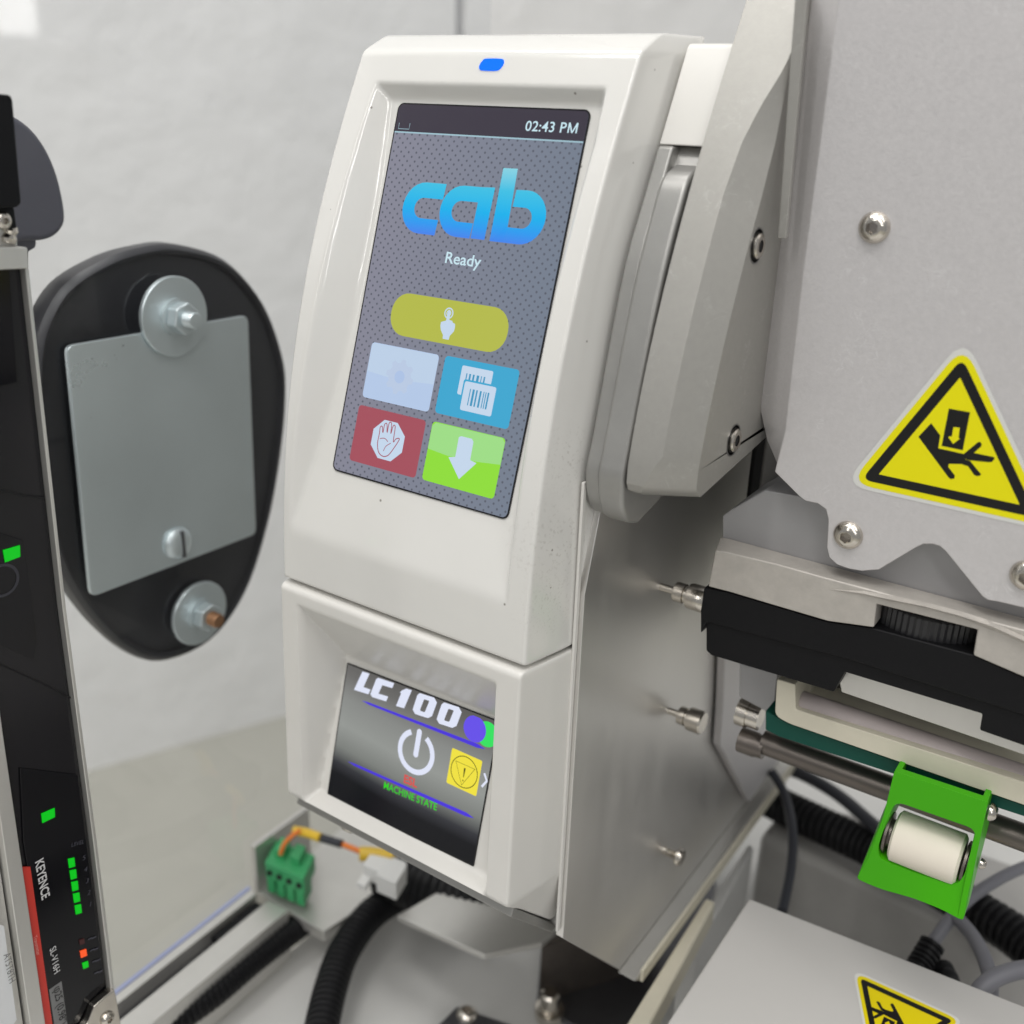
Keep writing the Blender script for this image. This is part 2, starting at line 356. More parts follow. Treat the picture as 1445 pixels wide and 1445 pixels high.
# ================================================================== upper touch terminal
term = thing('touch_terminal', 'white curved operator terminal with a tall colour touch screen showing cab and Ready', 'control panel', (-173, 225, -140))
fz = np.array([11.8, -4.1, -13.6, -21.9, -36, -47.7, -58.8, -69.9, -82.6, -96.1, -108.5, -121.6, -140.1])
fy = np.array([242.2, 234.2, 229.8, 225.3, 219.8, 215.8, 212.2, 209.1, 206.2, 203.8, 202.1, 201.0, 200.0])
FP = np.polyfit(fz/100, fy, 4)
def F1(z): return np.polyval(FP, np.clip(z, -141, 12)/100)
def S1(z): return 208+.32*(z+100)
def smin(a, b, k):
    h = np.clip(.5+.5*(b-a)/k, 0, 1); return b+(a-b)*h-k*h*(1-h)
def smax(a, b, k): return -smin(-a, -b, k)
def xsec(step):
    c = [(-222.3, 46), (-222.3, 20.5), (-221, 13), (-218, 0), (-128, 0), (-125.0, 13), (-123.7, 20.5), (-123.7, 46)]
    return dense(fillet(c, [0, 1, 1.2, .9, .9, 1.2, 1, 0], 5), step)
def panel(name, rows, Ff, recess, m, parent, step=.7):
    cols = xsec(step); V = []; nc = len(cols); YB = 268.0
    for (z, off) in rows:
        for c in cols:
            y = Ff(z)+off+c[1]
            if recess is not None and off == 0 and c[1] < .3 and -217.6 < c[0] < -128.4: y = recess(c[0], z, Ff(z))
            V.append((c[0], min(y, YB), z))
    Fc = [[j*nc+i, j*nc+i+1, (j+1)*nc+i+1, (j+1)*nc+i] for j in range(len(rows)-1) for i in range(nc-1)]
    return mesh(name, V, Fc, m, parent, smooth=True, angle=50)
rows = [(-138.6, 46), (-140.4, 30), (-140.4, 1.0), (-140.1, .35)]+[(z, 0) for z in np.arange(-139.6, 10.9, .7)]
rows += [(11.3, .25), (11.9, .9), (12.6, 2.2), (14, 5.3), (15.3, 8.2), (15.9, 9.9), (16.15, 11.6), (16.2, 14), (16.2, 30), (16.2, 46)]
def rec1(x, z, f):
    xl = np.interp(z, [-125, -104, -30, 3], [-215, -214.6, -211, -209.3]); xr = np.interp(z, [-124, -94, -10, 3], [-134.8, -134.3, -133.4, -134.6])
    k = .9
    d = smin(S1(z)+.35, f+(x-xl)*1.15, .9); d = smin(d, f+(xr-x)*1.9, .9); d = smin(d, f+(3.1-z)*1.05, .9)
    return smax(f, d, .5)
panel('housing', rows, F1, rec1, M['white_gloss'], term)
box('rear_housing', (-217, 236, -138), (-127, 268, -30), M['white_satin'], term, 1)
prism('rear_housing', [(-217, 262, -60), (-217, 262, 12), (-217, 282, 12), (-217, 282, -60)], (90, 0, 0), M['white_satin'], term, 1)
ys, ns = np.array([0, -.32, -1])/math.hypot(1, .32), np.array([0, -1, .32])/math.hypot(1, .32)
scr = Frame((-202.4, S1(-2.1), -2.1), (1, 0, 0), ys, ns)
# display slab
def slab(name, fr, w, h, r, t, m, parent):
    o = rrect(0, 0, w, h, r); V = [fr.p(a, b, 0) for a, b in o]+[fr.p(a, b, -t) for a, b in o]; n = len(o)
    return mesh(name, V, [list(range(n)), list(range(2*n-1, n-1, -1))]+[[i, (i+1) % n, n+(i+1) % n, n+i] for i in range(n)], m, parent)
SW, SH = 63.0, 106.2
sl = slab('touch_screen', scr, SW, SH, 2.0, 1.2, mat('screen_edge', (.01, .01, .012), .15), term)
# wallpaper with punched dots, shown by the display
def wallpaper():
    m = bpy.data.materials.new('screen_wallpaper'); nt, b = nodes(m); N, L = nt.nodes, nt.links
    b.inputs['Base Color'].default_value = (.004, .004, .005, 1); b.inputs['Roughness'].default_value = .2; b.inputs['Specular IOR Level'].default_value = .25
    uv = N.new('ShaderNodeUVMap'); sp = N.new('ShaderNodeSeparateXYZ'); L.new(uv.outputs[0], sp.inputs[0])
    def mth(op, a, bb=None):
        q = N.new('ShaderNodeMath'); q.operation = op
        for i, v in enumerate((a, bb)):
            if v is None: continue
            if isinstance(v, (int, float)): q.inputs[i].default_value = v
            else: L.new(v, q.inputs[i])
        return q.outputs[0]
    ds = []
    for off in (0, .5):
        fx = mth('MULTIPLY', mth('SUBTRACT', mth('FRACT', mth('ADD', mth('DIVIDE', sp.outputs[0], 2.75), off)), .5), 2.75)
        fy_ = mth('MULTIPLY', mth('SUBTRACT', mth('FRACT', mth('ADD', mth('DIVIDE', sp.outputs[1], 2.45), off)), .5), 2.45)
        ds.append(mth('SQRT', mth('ADD', mth('MULTIPLY', fx, fx), mth('MULTIPLY', fy_, fy_))))
    d = mth('MINIMUM', ds[0], ds[1])
    mr = N.new('ShaderNodeMapRange'); mr.inputs[1].default_value = .18; mr.inputs[2].default_value = .42; L.new(d, mr.inputs[0])
    ra = N.new('ShaderNodeMapRange'); ra.inputs[1].default_value = 0; ra.inputs[2].default_value = 63; L.new(sp.outputs[0], ra.inputs[0])
    g = N.new('ShaderNodeMix'); g.data_type = 'RGBA'; g.inputs[6].default_value = (*lin('8d8d9c'), 1); g.inputs[7].default_value = (*lin('7a8494'), 1); L.new(ra.outputs[0], g.inputs['Factor'])  # sideways fade of the reflection on the glass, painted into the emission
    x = N.new('ShaderNodeMix'); x.data_type = 'RGBA'; x.inputs[6].default_value = (*lin('5c606c'), 1); L.new(mr.outputs[0], x.inputs['Factor']); L.new(g.outputs[2], x.inputs[7])
    L.new(x.outputs[2], b.inputs['Emission Color']); b.inputs['Emission Strength'].default_value = .9
    return m
wpo = rrect(.45, .45, SW-.45, SH-.45, 1.6)
o = art('wallpaper', scr, [wpo], .03, wallpaper(), sl)
u = o.data.uv_layers.new(name='UVMap')
for lp in o.data.loops: u.data[lp.index].uv = wpo[lp.vertex_index]
bar = [q for q in wpo if q[1] < 3]
art('status_bar', scr, [[(.45, 8.0)]+[(x, y) for x, y in rrect(.45, .45, SW-.45, 20, 1.6) if y < 3][7:]+[(x, y) for x, y in rrect(.45, .45, SW-.45, 20, 1.6) if y < 3][:7]+[(SW-.45, 8.0)]], .06, glow('bar_dark', '3d3843'), sl)
art('status_line', scr, [[(.45, 7.9), (SW-.45, 7.9), (SW-.45, 8.3), (.45, 8.3)]], .08, glow('line_pale', '9fc0cc'), sl)
ltx = glow('text_pale', 'c8e4ee')
text('clock_text', scr, '02:43 P', 44.2, 6.0, 2.55, .09, ltx, sl, sx=1.09, bold=.010, space=1.04)
art('clock_text', scr, [[(57.25, 6.0), (57.25, 3.42), (57.7, 3.42), (57.7, 6.0)], [(59.65, 6.0), (59.65, 3.42), (60.1, 3.42), (60.1, 6.0)], [(57.25, 3.42), (57.75, 3.42), (58.87, 6.0), (58.47, 6.0)], [(60.1, 3.42), (59.6, 3.42), (58.47, 6.0), (58.87, 6.0)]], .095, ltx, sl)
art('slot_icon', scr, stroke([(1.6, 5.6), (1.6, 7.2), (5.5, 7.2), (5.5, 5.6)], .22), .09, glow('icon_dim', '8aa4b0'), sl)
text('status_text', scr, 'Ready', 26.4, 42.3, 3.0, .09, ltx, sl, sx=1.14, bold=.012)
def grad(name, stops, y0, y1):
    m = bpy.data.materials.new(name); nt, b = nodes(m); N, L = nt.nodes, nt.links
    b.inputs['Base Color'].default_value = (.004, .004, .005, 1); b.inputs['Roughness'].default_value = .2; b.inputs['Specular IOR Level'].default_value = .25
    uv = N.new('ShaderNodeUVMap'); sp = N.new('ShaderNodeSeparateXYZ'); L.new(uv.outputs[0], sp.inputs[0])
    mr = N.new('ShaderNodeMapRange'); mr.inputs[1].default_value = y0; mr.inputs[2].default_value = y1; L.new(sp.outputs[1], mr.inputs[0])
    cr = N.new('ShaderNodeValToRGB'); L.new(mr.outputs[0], cr.inputs[0]); e = cr.color_ramp.elements
    while len(e) < len(stops): e.new(.5)
    for q, (p, c) in zip(e, stops): q.position = p; q.color = (*lin(c), 1)
    L.new(cr.outputs[0], b.inputs['Emission Color']); b.inputs['Emission Strength'].default_value = .95
    return m
def art_uv(name, fr, polys, h, m, parent):
    o = art(name, fr, polys, h, m, parent); flat = [q for P in polys for q in P]; u = o.data.uv_layers.new(name='UVMap')
    for lp in o.data.loops: u.data[lp.index].uv = flat[lp.vertex_index]
    return o
def bez(P): return [tuple(q) for q in P]
def band(outer, inner):
    """strip between two curves of equal length"""
    return [[outer[i], outer[i+1], inner[i+1], inner[i]] for i in range(len(outer)-1)]
# letters of the logo: a thick band that runs out, round and back
def cshape(x0, x1, yt, yb, th, slant=0.0, r=7.0, n=14):
    rr = (yb-yt)/2
    o = [(x1, yt)]+arc(x0+rr, yt+rr, rr, -90, -270, n)+[(x1-.9, yb)]
    ri = rr-th
    i = [(x1-.3, yt+th)]+arc(x0+th+ri, yt+th+ri, ri, -90, -270, n)+[(x1-.6, yb-th)]
    return band(o, i)
LG = grad('logo_blue', [(0, '8ad6e6'), (.3, '3fc3e8'), (.62, '14b4f0'), (.85, '2f9cf4'), (1, '4a86f0')], 16, 35.2)
art_uv('logo', scr, cshape(8.4, 22.3, 21.3, 35.4, 4.25), .09, LG, sl)
cs = cshape(21.6, 34.2, 21.3, 35.1, 4.1)
art_uv('logo', scr, cs+[[(33.9, 21.3), (38.5, 21.1), (38.3, 35.0), (33.7, 35.0)]], .09, LG, sl)
rr = 7.0
ou = [(45.4, 21.2)]+arc(49.1, 21.1+rr, rr, -90, 90, 16)+[(40.0, 35.1)]
inn = [(45.2, 25.6)]+arc(49.1, 25.6+2.7, 2.7, -90, 90, 16)+[(44.2, 31.0)]
art_uv('logo', scr, band(ou, inn)+[[(39.9, 15.9), (44.5, 15.8), (44.9, 31.0), (40.0, 31.05)], [(40.0, 31.04), (44.9, 31.0), (44.2, 35.1), (40.0, 35.1)]], .085, LG, sl)
TI = 'dce8f4'
ic = glow('icon_white', 'c4d6ea')
art('button', scr, [rrect(11.3, 52.0, 51.5, 64.0, 5.6)], .06, glow('button_yellow', 'b4ba4c'), sl)
hand = [(29.3, 59.3), (29.3, 58.3), (30.9, 57.7), (30.9, 55.2), (31.1, 54.7), (31.6, 54.7), (31.85, 55.2), (31.95, 57.4), (33.0, 57.5), (33.2, 57.9), (34.1, 58.2), (34.3, 59.0), (34.2, 60.2), (33.1, 61.6), (33.0, 62.7), (30.9, 62.7), (30.8, 61.7), (29.7, 60.4)]
art('button_icon', scr, [hand], .10, ic, sl)
art('button_icon', scr, stroke(arc(31.35, 55.6, 1.35, 100, 440, 30), .38)+stroke(arc(31.35, 55.6, .7, 110, 430, 20), .25), .095, ic, sl)
art('tile', scr, [rrect(6.4, 67.2, 30.9, 83.2, 1.1)], .06, glow('tile_pale', 'b4c8e6'), sl)
art('tile_gloss', scr, [[(6.6, 75.6), (18, 76.4), (30.8, 75.4), (30.8, 69), (30.3, 67.4), (7, 67.4), (6.6, 68)]], .075, glow('tile_pale_top', 'bccfe6'), sl)
gear = []
for i in range(48):
    a = 2*math.pi*i/48; r = 5.0 if (i % 6) < 3 else 4.0; gear.append((18.6+r*math.cos(a), 75.4+r*math.sin(a)))
art('tile_icon', scr, [gear], .09, glow('gear_pale', 'b9c9e2'), sl)
art('tile_icon', scr, [circ(18.6, 75.4, 1.8)], .10, glow('gear_hole', 'adc2e4'), sl)
art('tile', scr, [rrect(33.0, 67.0, 57.6, 82.9, 1.1)], .06, glow('tile_blue', '3fa6cf'), sl)
art('tile_icon', scr, [rrect(39.2, 68.7, 49.5, 76.6, .5)], .08, ic, sl)
tb = glow('tile_blue_dark', '4395bd')
art('tile_icon', scr, [[(x, 70.6), (x+w, 70.6), (x+w, 74.5), (x, 74.5)] for x, w in ((41.0, .35), (42.0, .6), (43.2, .6), (44.5, .8), (45.9, .3), (46.8, .5))], .09, tb, sl)
art('tile_icon', scr, [rrect(40.6, 72.2, 51.9, 81.0, .7)], .10, glow('tile_blue_gap', '3fa6cf'), sl)
art('tile_icon', scr, [rrect(41.1, 72.7, 51.5, 80.6, .6)], .11, ic, sl)
art('tile_icon', scr, [[(x, 74.5), (x+w, 74.5), (x+w, 79), (x, 79)] for x, w in ((43.2, .3), (44.1, .7), (45.3, .5), (46.5, .6), (47.7, .3), (48.4, .3), (49.1, .5))], .12, tb, sl)
art('tile', scr, [rrect(5.9, 85.6, 30.7, 102.0, 1.1)], .06, glow('tile_red', 'a4525e'), sl)
art('tile_icon', scr, [[(18.6+6.3*math.cos(math.radians(22.5+45*i)), 93.7+6.0*math.sin(math.radians(22.5+45*i))) for i in range(8)]], .08, ic, sl)
hp = [(15.2, 92.2), (15.1, 90.5), (15.8, 90.2), (16.4, 91.9), (16.5, 89.4), (17.3, 89.2), (17.9, 91.6), (18.0, 88.8), (18.9, 88.7), (19.3, 91.6), (19.6, 89.3), (20.4, 89.4), (20.7, 93.6), (21.4, 92.7), (22.4, 92.3), (22.6, 92.8), (21.4, 95.2), (19.9, 97.6), (18.1, 98.4), (16.2, 97.6), (15.2, 95.2)]
art('tile_icon', scr, stroke(crom(hp, 4, True), .28, True)+stroke(crom([(15.7, 93.7), (17.4, 93.3), (18.8, 94.0)], 5), .22)+stroke(crom([(19.9, 94.2), (18.4, 95.4), (17.8, 96.9)], 5), .22), .09, glow('hand_red', 'a4525e'), sl)
art('tile', scr, [rrect(33.0, 85.3, 57.5, 101.8, 1.1)], .06, glow('tile_green', '8fdc3a'), sl)
art('tile_gloss', scr, [[(33.1, 93.0), (33.1, 86.6), (34.1, 85.5), (56.4, 85.4), (57.4, 86.4), (57.4, 92.4), (50, 93.2), (40, 93.6)]], .075, glow('tile_green_top', '9edc86'), sl)
art('tile_icon', scr, [[(42.6, 87.9), (43.3, 87.5), (46.9, 87.5), (47.6, 88.2), (47.7, 93.2), (49.9, 93.6), (45.3, 99.0), (40.5, 93.9), (42.7, 93.4)]], .10, ic, sl)
# status lamp above the screen
z0 = 8.0; fn = np.array([0, -1, .5]); fn /= np.linalg.norm(fn); fv = np.array([0, -.5, -1]); fv /= np.linalg.norm(fv)
lf = Frame((-171.1, F1(z0), z0), (1, 0, 0), fv, fn)
ledp = [(-2.2, -1.5), (2.6, -1.5), (3.5, -1.1), (3.7, -.2), (3.2, .9), (2.1, 1.6), (-2.4, 1.6), (-3.5, 1.2), (-3.7, .3), (-3.2, -.8)]
lp_ = [(a, b) for a, b in [tuple(q) for q in crom(ledp, 4, True)]]
n = len(lp_); V = [lf.p(a, b, .35) for a, b in lp_]+[lf.p(a*1.04, b*1.08, -.6) for a, b in lp_]
mesh('indicator_lamp', V, [list(range(n))]+[[i, (i+1) % n, n+(i+1) % n, n+i] for i in range(n)], mat('lamp_blue', (.0, .03, .3), .35, emit='0070f8', es=1.0, spec=.15), term)
n = len(lp_); ring = stroke([(a*1.12, b*1.2) for a, b in lp_], .3, True)
# ================================================================== lower display unit
disp = thing('display_unit', 'white lower housing with a small screen showing LC100 and a power symbol', 'control panel', (-173, 225, -243))
def F2(z): return 198.4+.033*(np.clip(z, -219, -141)+141.5)
def S2(z): return 213+.26*(z+173.5)
def rec2(x, z, f):
    d = smin(S2(z)+.35, f+(x+210.8)*3.2, .6); d = smin(d, f+(-135.9-x)*4.0, .8); d = smin(d, f+(-147.0-z)*.71, .9); d = smin(d, f+(z+219.6)*2.6, .6)
    return smax(f, d, .5)
rows = [(-145, 46), (-141.9, 30), (-141.9, 1.6), (-142.2, .7), (-142.9, .15)]+[(z, 0) for z in np.arange(-143.6, -218.6, -.6)]+[(-219.4, .3), (-220.0, 1.0), (-225, 7), (-236, 18), (-243, 25), (-243.5, 46)]
panel('housing', rows, F2, rec2, M['white_satin'], disp, .6)
y2, n2 = np.array([0, -.26, -1])/math.hypot(1, .26), np.array([0, -1, .26])/math.hypot(1, .26)
s2 = Frame((-205.1, S2(-173.5), -173.5), (1, 0, 0), y2, n2)
LW, LH = 60.6, 45.2
u2r = s2.u-s2.v*.024; u2r /= np.linalg.norm(u2r)
s2r = Frame(s2.O, u2r, s2.v, s2.n)
s2b = Frame(s2r.p(0, -1.0), u2r, s2.v, s2.n)
sl2 = slab('display_screen', s2b, LW, LH+2.0, .4, 1.0, mat('screen_edge_dark', (.01, .01, .012), .1), disp)
g2 = grad('reflection_glow', [(0, '5a5856'), (.16, '6e6d6b'), (.32, '8a8c89'), (.52, '979a96'), (.68, '7e817d'), (.80, '34353a'), (.88, '111216'), (1, '0f1014')], -2, 45)  # backlight glow plus mirrored surroundings, bright middle and black bottom, painted into emission
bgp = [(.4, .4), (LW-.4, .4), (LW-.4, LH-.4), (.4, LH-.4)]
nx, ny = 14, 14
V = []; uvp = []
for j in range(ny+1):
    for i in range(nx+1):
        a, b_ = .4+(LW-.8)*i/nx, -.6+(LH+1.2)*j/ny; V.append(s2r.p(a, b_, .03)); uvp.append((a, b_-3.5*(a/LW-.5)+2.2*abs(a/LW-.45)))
o = mesh('painted_reflection', V, [[j*(nx+1)+i, j*(nx+1)+i+1, (j+1)*(nx+1)+i+1, (j+1)*(nx+1)+i] for j in range(ny) for i in range(nx)], g2, sl2, recalc=False)
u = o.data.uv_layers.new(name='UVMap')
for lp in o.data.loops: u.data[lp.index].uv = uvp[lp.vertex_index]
wh = glow('screen_white', 'dfe4f6', 1.0)
def P2(l): return l
# LC100 in heavy slanted block letters
def lc(name, polys): art(name, s2r, [[(a, b-.35) for a, b in P] for P in polys], .08, wh, sl2)
lc('model_text', [[(6.9, .3), (9.9, .1), (8.3, 5.2), (11.3, 5.1), (10.7, 6.9), (4.6, 7.3)]])
lc('model_text', [[(13.6, .35), (20.2, -.1+.2), (19.8, 1.9), (15.7, 2.2), (14.7, 5.4), (18.7, 5.1), (18.2, 6.9), (12.4, 7.3), (11.5, 6.6), (12.9, 1.0)]])
lc('model_text', [[(23.6, 1.5), (25.2, .3), (27.4, .2), (25.6, 6.8), (22.3, 7.1), (23.5, 2.5), (23.0, 2.3)]])
for x0 in (29.2, 38.7):
    o_ = [(1.4, .1), (7.0, -.2), (8.3, 1.0), (7.3, 5.8), (5.9, 6.9), (.9, 7.2), (-.3, 6.1), (.6, 1.0)]
    i_ = [(3.5, 1.5), (5.2, 1.4), (5.35, 1.7), (4.5, 5.2), (4.2, 5.5), (2.7, 5.6), (2.5, 5.3), (3.3, 1.8)]
    lc('model_text', [[(x0+o_[k][0], o_[k][1]), (x0+o_[(k+1) % 8][0], o_[(k+1) % 8][1]), (x0+i_[(k+1) % 8][0], i_[(k+1) % 8][1]), (x0+i_[k][0], i_[k][1])] for k in range(8)])
vio = grad('screen_violet', [(0, '5a44e8'), (1, '5a44e8')], 0, 60)
vl = glow('violet_line', '4a35d8')
def rule(x0, y0, x1, y1, name):
    art(name, s2, [[(x0+3, y0-.38), (x1-3, y1-.62), (x1, y1), (x1-3, y1+.62), (x0+3, y0+.38), (x0, y0)]], .07, vl, sl2)
rule(8.5, 9.2, 57.5, 7.6, 'violet_rule'); rule(6.5, 31.2, 57.8, 29.9, 'violet_rule')
art('green_dot', s2, [[(a, b) for a, b in circ(57.2, 2.9, 3.9, 40) if a < LW-.3]], .09, glow('dot_green', '35e060'), sl2)
art('violet_dot', s2, [[(a, max(b, -1.0)) for a, b in circ(52.6, 2.9, 4.1, 40)]], .10, glow('dot_violet', '6650e8'), sl2)
art('power_symbol', s2, stroke(arc(32.8, 17.9, 6.4, -62, 242, 40), 1.75), .08, wh, sl2)
art('power_symbol', s2, [rrect(31.9, 10.2, 33.8, 19.6, .9)], .09, wh, sl2)
text('alarm_text', s2, 'ESL', 29.8, 29.2, 2.6, .09, glow('text_red', 'd8504c'), sl2, sx=1.0, bold=.03, rot=-.04)
text('state_text', s2, 'MACHINE STATE', 22.5, 34.2, 2.25, .09, glow('text_green', '30d020'), sl2, sx=.88, bold=.012, rot=-.05)
art('warning_tile', s2, [rrect(45.8, 11.5, 57.2, 23.0, .5)], .08, glow('tile_yellow', 'efe040'), sl2)
dk = glow('tile_ink', '5a5a18')
art('warning_symbol', s2, stroke(arc(51.5, 17.3, 4.9, 0, 360, 36), .28)+stroke([(47.9, 15.0), (55.1, 15.0), (51.4, 21.6)], .28, True)+[[(51.2, 16.0), (51.9, 16.0), (51.7, 19.0), (51.45, 19.0)], circ(51.6, 20.0, .25, 10)], .10, dk, sl2)
art('arrow_symbol', s2, stroke([(58.6, 14.9), (59.9, 16.9), (58.5, 19.3)], .75), .09, wh, sl2)
prism('bottom_plate', [(-217.5, y, z) for y, z in [(200.2, -222.6), (224.5, -247.6), (226.5, -250.4), (223.5, -250.6), (199.0, -225.4)]], (89, 0, 0), M['grey_paint'], disp, .4)
# slotted screw heads peeping out under the lower housing
def screw(name, org, axis, r, h, parent, m=None, socket='hex', group=None, label=None, cat=None):
    """button head screw with a recessed drive"""
    m = m or M['steel']; a, u, v = basis(axis); org = np.array(org, float)
    prof = [(0, r), (h*.18, r), (h*.45, r*.93), (h*.75, r*.76), (h*.95, r*.56), (h, r*.48)]
    rings = [[org+a*hh+(u*math.cos(t)+v*math.sin(t))*q for t in np.linspace(0, 2*math.pi, 36, endpoint=False)] for hh, q in prof]
    hexr = [org+a*h+(u*math.cos(t)+v*math.sin(t))*r*.36/max(math.cos(((t+math.pi/6) % (math.pi/3))-math.pi/6), .8) for t in np.linspace(0, 2*math.pi, 36, endpoint=False)]
    hexb = [p-a*h*.6 for p in hexr]; rings += [hexr, hexb]
    o = loft(name, rings, m, parent, cap=False, smooth=True, angle=32)
    mesh('drive_socket', hexb, [list(range(36))], M['socket'], o, recalc=False)
    return o
screw('screw', at(491, 1169, 'y', 203.5), (0, -.7, -.7), 2.6, 1.2, disp)
screw('screw', at(688, 1266, 'y', 203.5), (0, -.7, -.7), 2.6, 1.2, disp)

# ================================================================== applicator body and side plate
body = thing('applicator_body', 'brushed steel cabinet behind the white operator panels, open side facing right', 'machine', (-170, 330, -297))
prof = [(272, -20), (262, -60), (240, -100), (226, -141), (223, -246), (268, -297), (425, -297), (425, -20)]
prism('cabinet', [(-216, y, z) for y, z in prof], (91, 0, 0), M['grey_paint'], body, .8)
prism('side_plate', [(-124.6, y, z) for y, z in [(246, -60), (226, -100), (219.5, -125), (219.5, -246), (266, -299), (425, -299), (425, -30), (262, -30)]], (2.8, 0, 0), M['brushed'], body, .25)
o = box('edge_strip', (-123.9, 217.7, -243), (-123.0, 219.4, -92), M['white_satin'], body, .3)
prism('lower_flange', [(-121.7, 262, -296), (-121.7, 432, -296), (-121.7, 432, -299.2), (-121.7, 266, -299.2)], (7, 0, 0), M['silver'], body, .3)
box('lower_flange', (-114.6, 266, -299.2), (-113.4, 440, -293.5), M['cream'], body, .2)
prism('rear_plate', pts([(1010, 985), (1014, 860), (1100, 860), (1130, 1000), (1092, 1068), (1048, 1128), (1006, 1048)], 'x', -121), (3.2, 0, 0), M['plate_metal'], body, .3)
# locking pins on the side plate
PING = 'locking pins standing out of the brushed side plate'
for (px, py, ln, lab) in ((932, 828, 17, 'steel pin at the black print head corner, topmost of the three on the brushed plate'),
                     (944, 1003, 13, 'steel knurled pin midway down the brushed side plate'),
                     (937, 1199, 8, 'short steel screw near the bottom edge of the brushed side plate')):
    p = at(px, py, 'x', -121.8)
    if ln > 10:
        pn = lathe('locking_pin', p, (1, 0, 0), [(0, 1.2), (ln*.30, 1.2), (ln*.31, 3.0), (ln*.34, 3.2), (ln*.50, 3.2), (ln*.51, 2.7), (ln*.58, 2.7), (ln*.59, 3.9), (ln*.63, 4.1), (ln*.96, 4.1), (ln, 3.7)], M['steel'], None, 28)
    else:
        pn = lathe('locking_pin', p, (1, 0, 0), [(0, 1.6)]+[(1+.55*i, 1.9 if i % 2 else 1.5) for i in range(8)]+[(5.6, 1.4), (5.7, 3.4), (6.4, 3.5), (7.6, 3.0), (8, 1.5)], M['steel'], None, 28)
    tag(pn, lab, 'pin', PING)

# ================================================================== grey carriage body, white cap and aluminium arm
car = thing('hinge_housing', 'grey rounded metal hinge housing with a white cap right of the terminal', 'housing', (-117, 240, -104))
G = [(244.5, -9.9), (238.6, -21.9), (232.2, -34.8), (228.3, -47), (225.4, -58), (221.9, -72), (219.6, -81), (217.6, -88), (218.6, -95), (222, -100.5), (228, -103), (240, -100), (275, -80), (275, -9.9)]
prism('side_rail', [(-122.9, y, z) for y, z in crom([np.array(q) for q in G[:11]], 4)+[np.array(q) for q in G[11:]]], (4.4, 0, 0), M['grey_paint'], car, .8)
G2 = [(246.5, -14.2), (240.3, -17), (236.3, -24), (231.2, -36), (227.4, -48), (224.3, -59.5), (220.9, -73), (218.2, -83), (217.2, -88), (218.2, -95.5), (222, -101), (228, -103.5), (240, -100.5), (275, -80.5), (275, -14.2)]
prism('cover', [(-118.6, y-.9, z) for y, z in crom([np.array(q) for q in G2[:12]], 4)+[np.array(q) for q in G2[12:]]], (7.6, 0, 0), M['grey_paint'], car, 1.6, 3)
prism('top_block', [(-120.5, y, z) for y, z in [(248.5, -10), (243.5, -17.5), (275, -17.5), (275, -10)]], (14, 0, 0), M['grey_paint'], car, .4)
prism('white_cap', rpoly([(-122.9, y, z) for y, z in [(257.5, 14), (290, 14.6), (290, -9.7), (245.6, -9.7)]], [1.5, 0, 0, .6], 3), (16, 0, 0), M['white_satin'], car, 2.2, 3)
arm = thing('swing_arm', 'long aluminium arm with a slanted edge and two socket screws between terminal and cover', 'arm', (-102, 240, -92))
za = [-91.5, -89, -84, -76, -70, -51, -44.5, -35.8, -21, -10, 0, 6, 10, 23.7, 70]
ya = [220.5, 217.6, 215.9, 218.0, 219.4, 224.6, 227.3, 230.9, 237.0, 241.9, 247.3, 250.6, 252.8, 260.7, 288.5]
Fa = np.polyfit(np.array(za[2:])/100, ya[2:], 3)
rings = []
for z in [-91.8, -90.6, -88.5, -84]+list(np.arange(-80, 72, 3.0)):
    y = np.polyval(Fa, z/100)+np.interp(z, [-91.8, -90.6, -88.5, -85], [4.5, 2.2, .7, 0])
    xb = np.interp(z, [-92, -20, -8, 0, 8, 12], [-101.2, -101.2, -100.2, -98.2, -95.4, -94.6]); ch = -94.4-xb
    xb2 = xb-np.interp(z, [-91.8, -86, -80], [5.5, 3.2, 0]); y2_ = y+max(-94.4-xb, .05)*1.12
    rings.append([(-110, y, z), (xb2, y, z), (-94.4, y2_, z), (-94.4, 276, z+ (6 if z < -88 else 0)), (-110, 276, z+(6 if z < -88 else 0))])
loft('bar', rings, M['arm_metal'], arm, bevel=.35, segs=2)
def bolt(p, axis, r, parent):
    o = lathe('bolt', p, axis, [(-3, r*1.35), (.1, r*1.35), (.12, r*1.15), (-1.4, r*1.12), (-1.4, r*.96), (-.4, r*.9), (-.3, r*.55), (-2.2, r*.5), (-2.2, .01)], M['dark_metal'], parent, 30, cap=False)
    return o
for px, py in ((1068, 347), (1035, 621)):
    p = at(px, py, 'x', -94.4)
    o = lathe('bolt', p, (1, 0, 0), [(-2.0, 4.4), (.08, 4.4), (.08, 4.0), (-.1, 3.9)], mat('bore_edge', (.25, .25, .25), .3, .9), arm, 32, cap=False)
    lathe('bolt_well', p, (1, 0, 0), [(.06, 4.0), (.06, 3.4), (.05, .01)], M['rubber'], o, 32)
    lathe('bolt_head', p, (1, 0, 0), [(.0, 3.1), (.7, 3.1), (1.1, 2.7), (1.1, 1.5)], M['steel'], o, 32, cap=False)
    a_, u_, v_ = basis((1, 0, 0))
    mesh('drive_socket', [p+a_*.9+(u_*math.cos(t)+v_*math.sin(t))*1.65 for t in np.linspace(0, 2*math.pi, 6, endpoint=False)], [list(range(6))], M['rubber'], o, recalc=False)

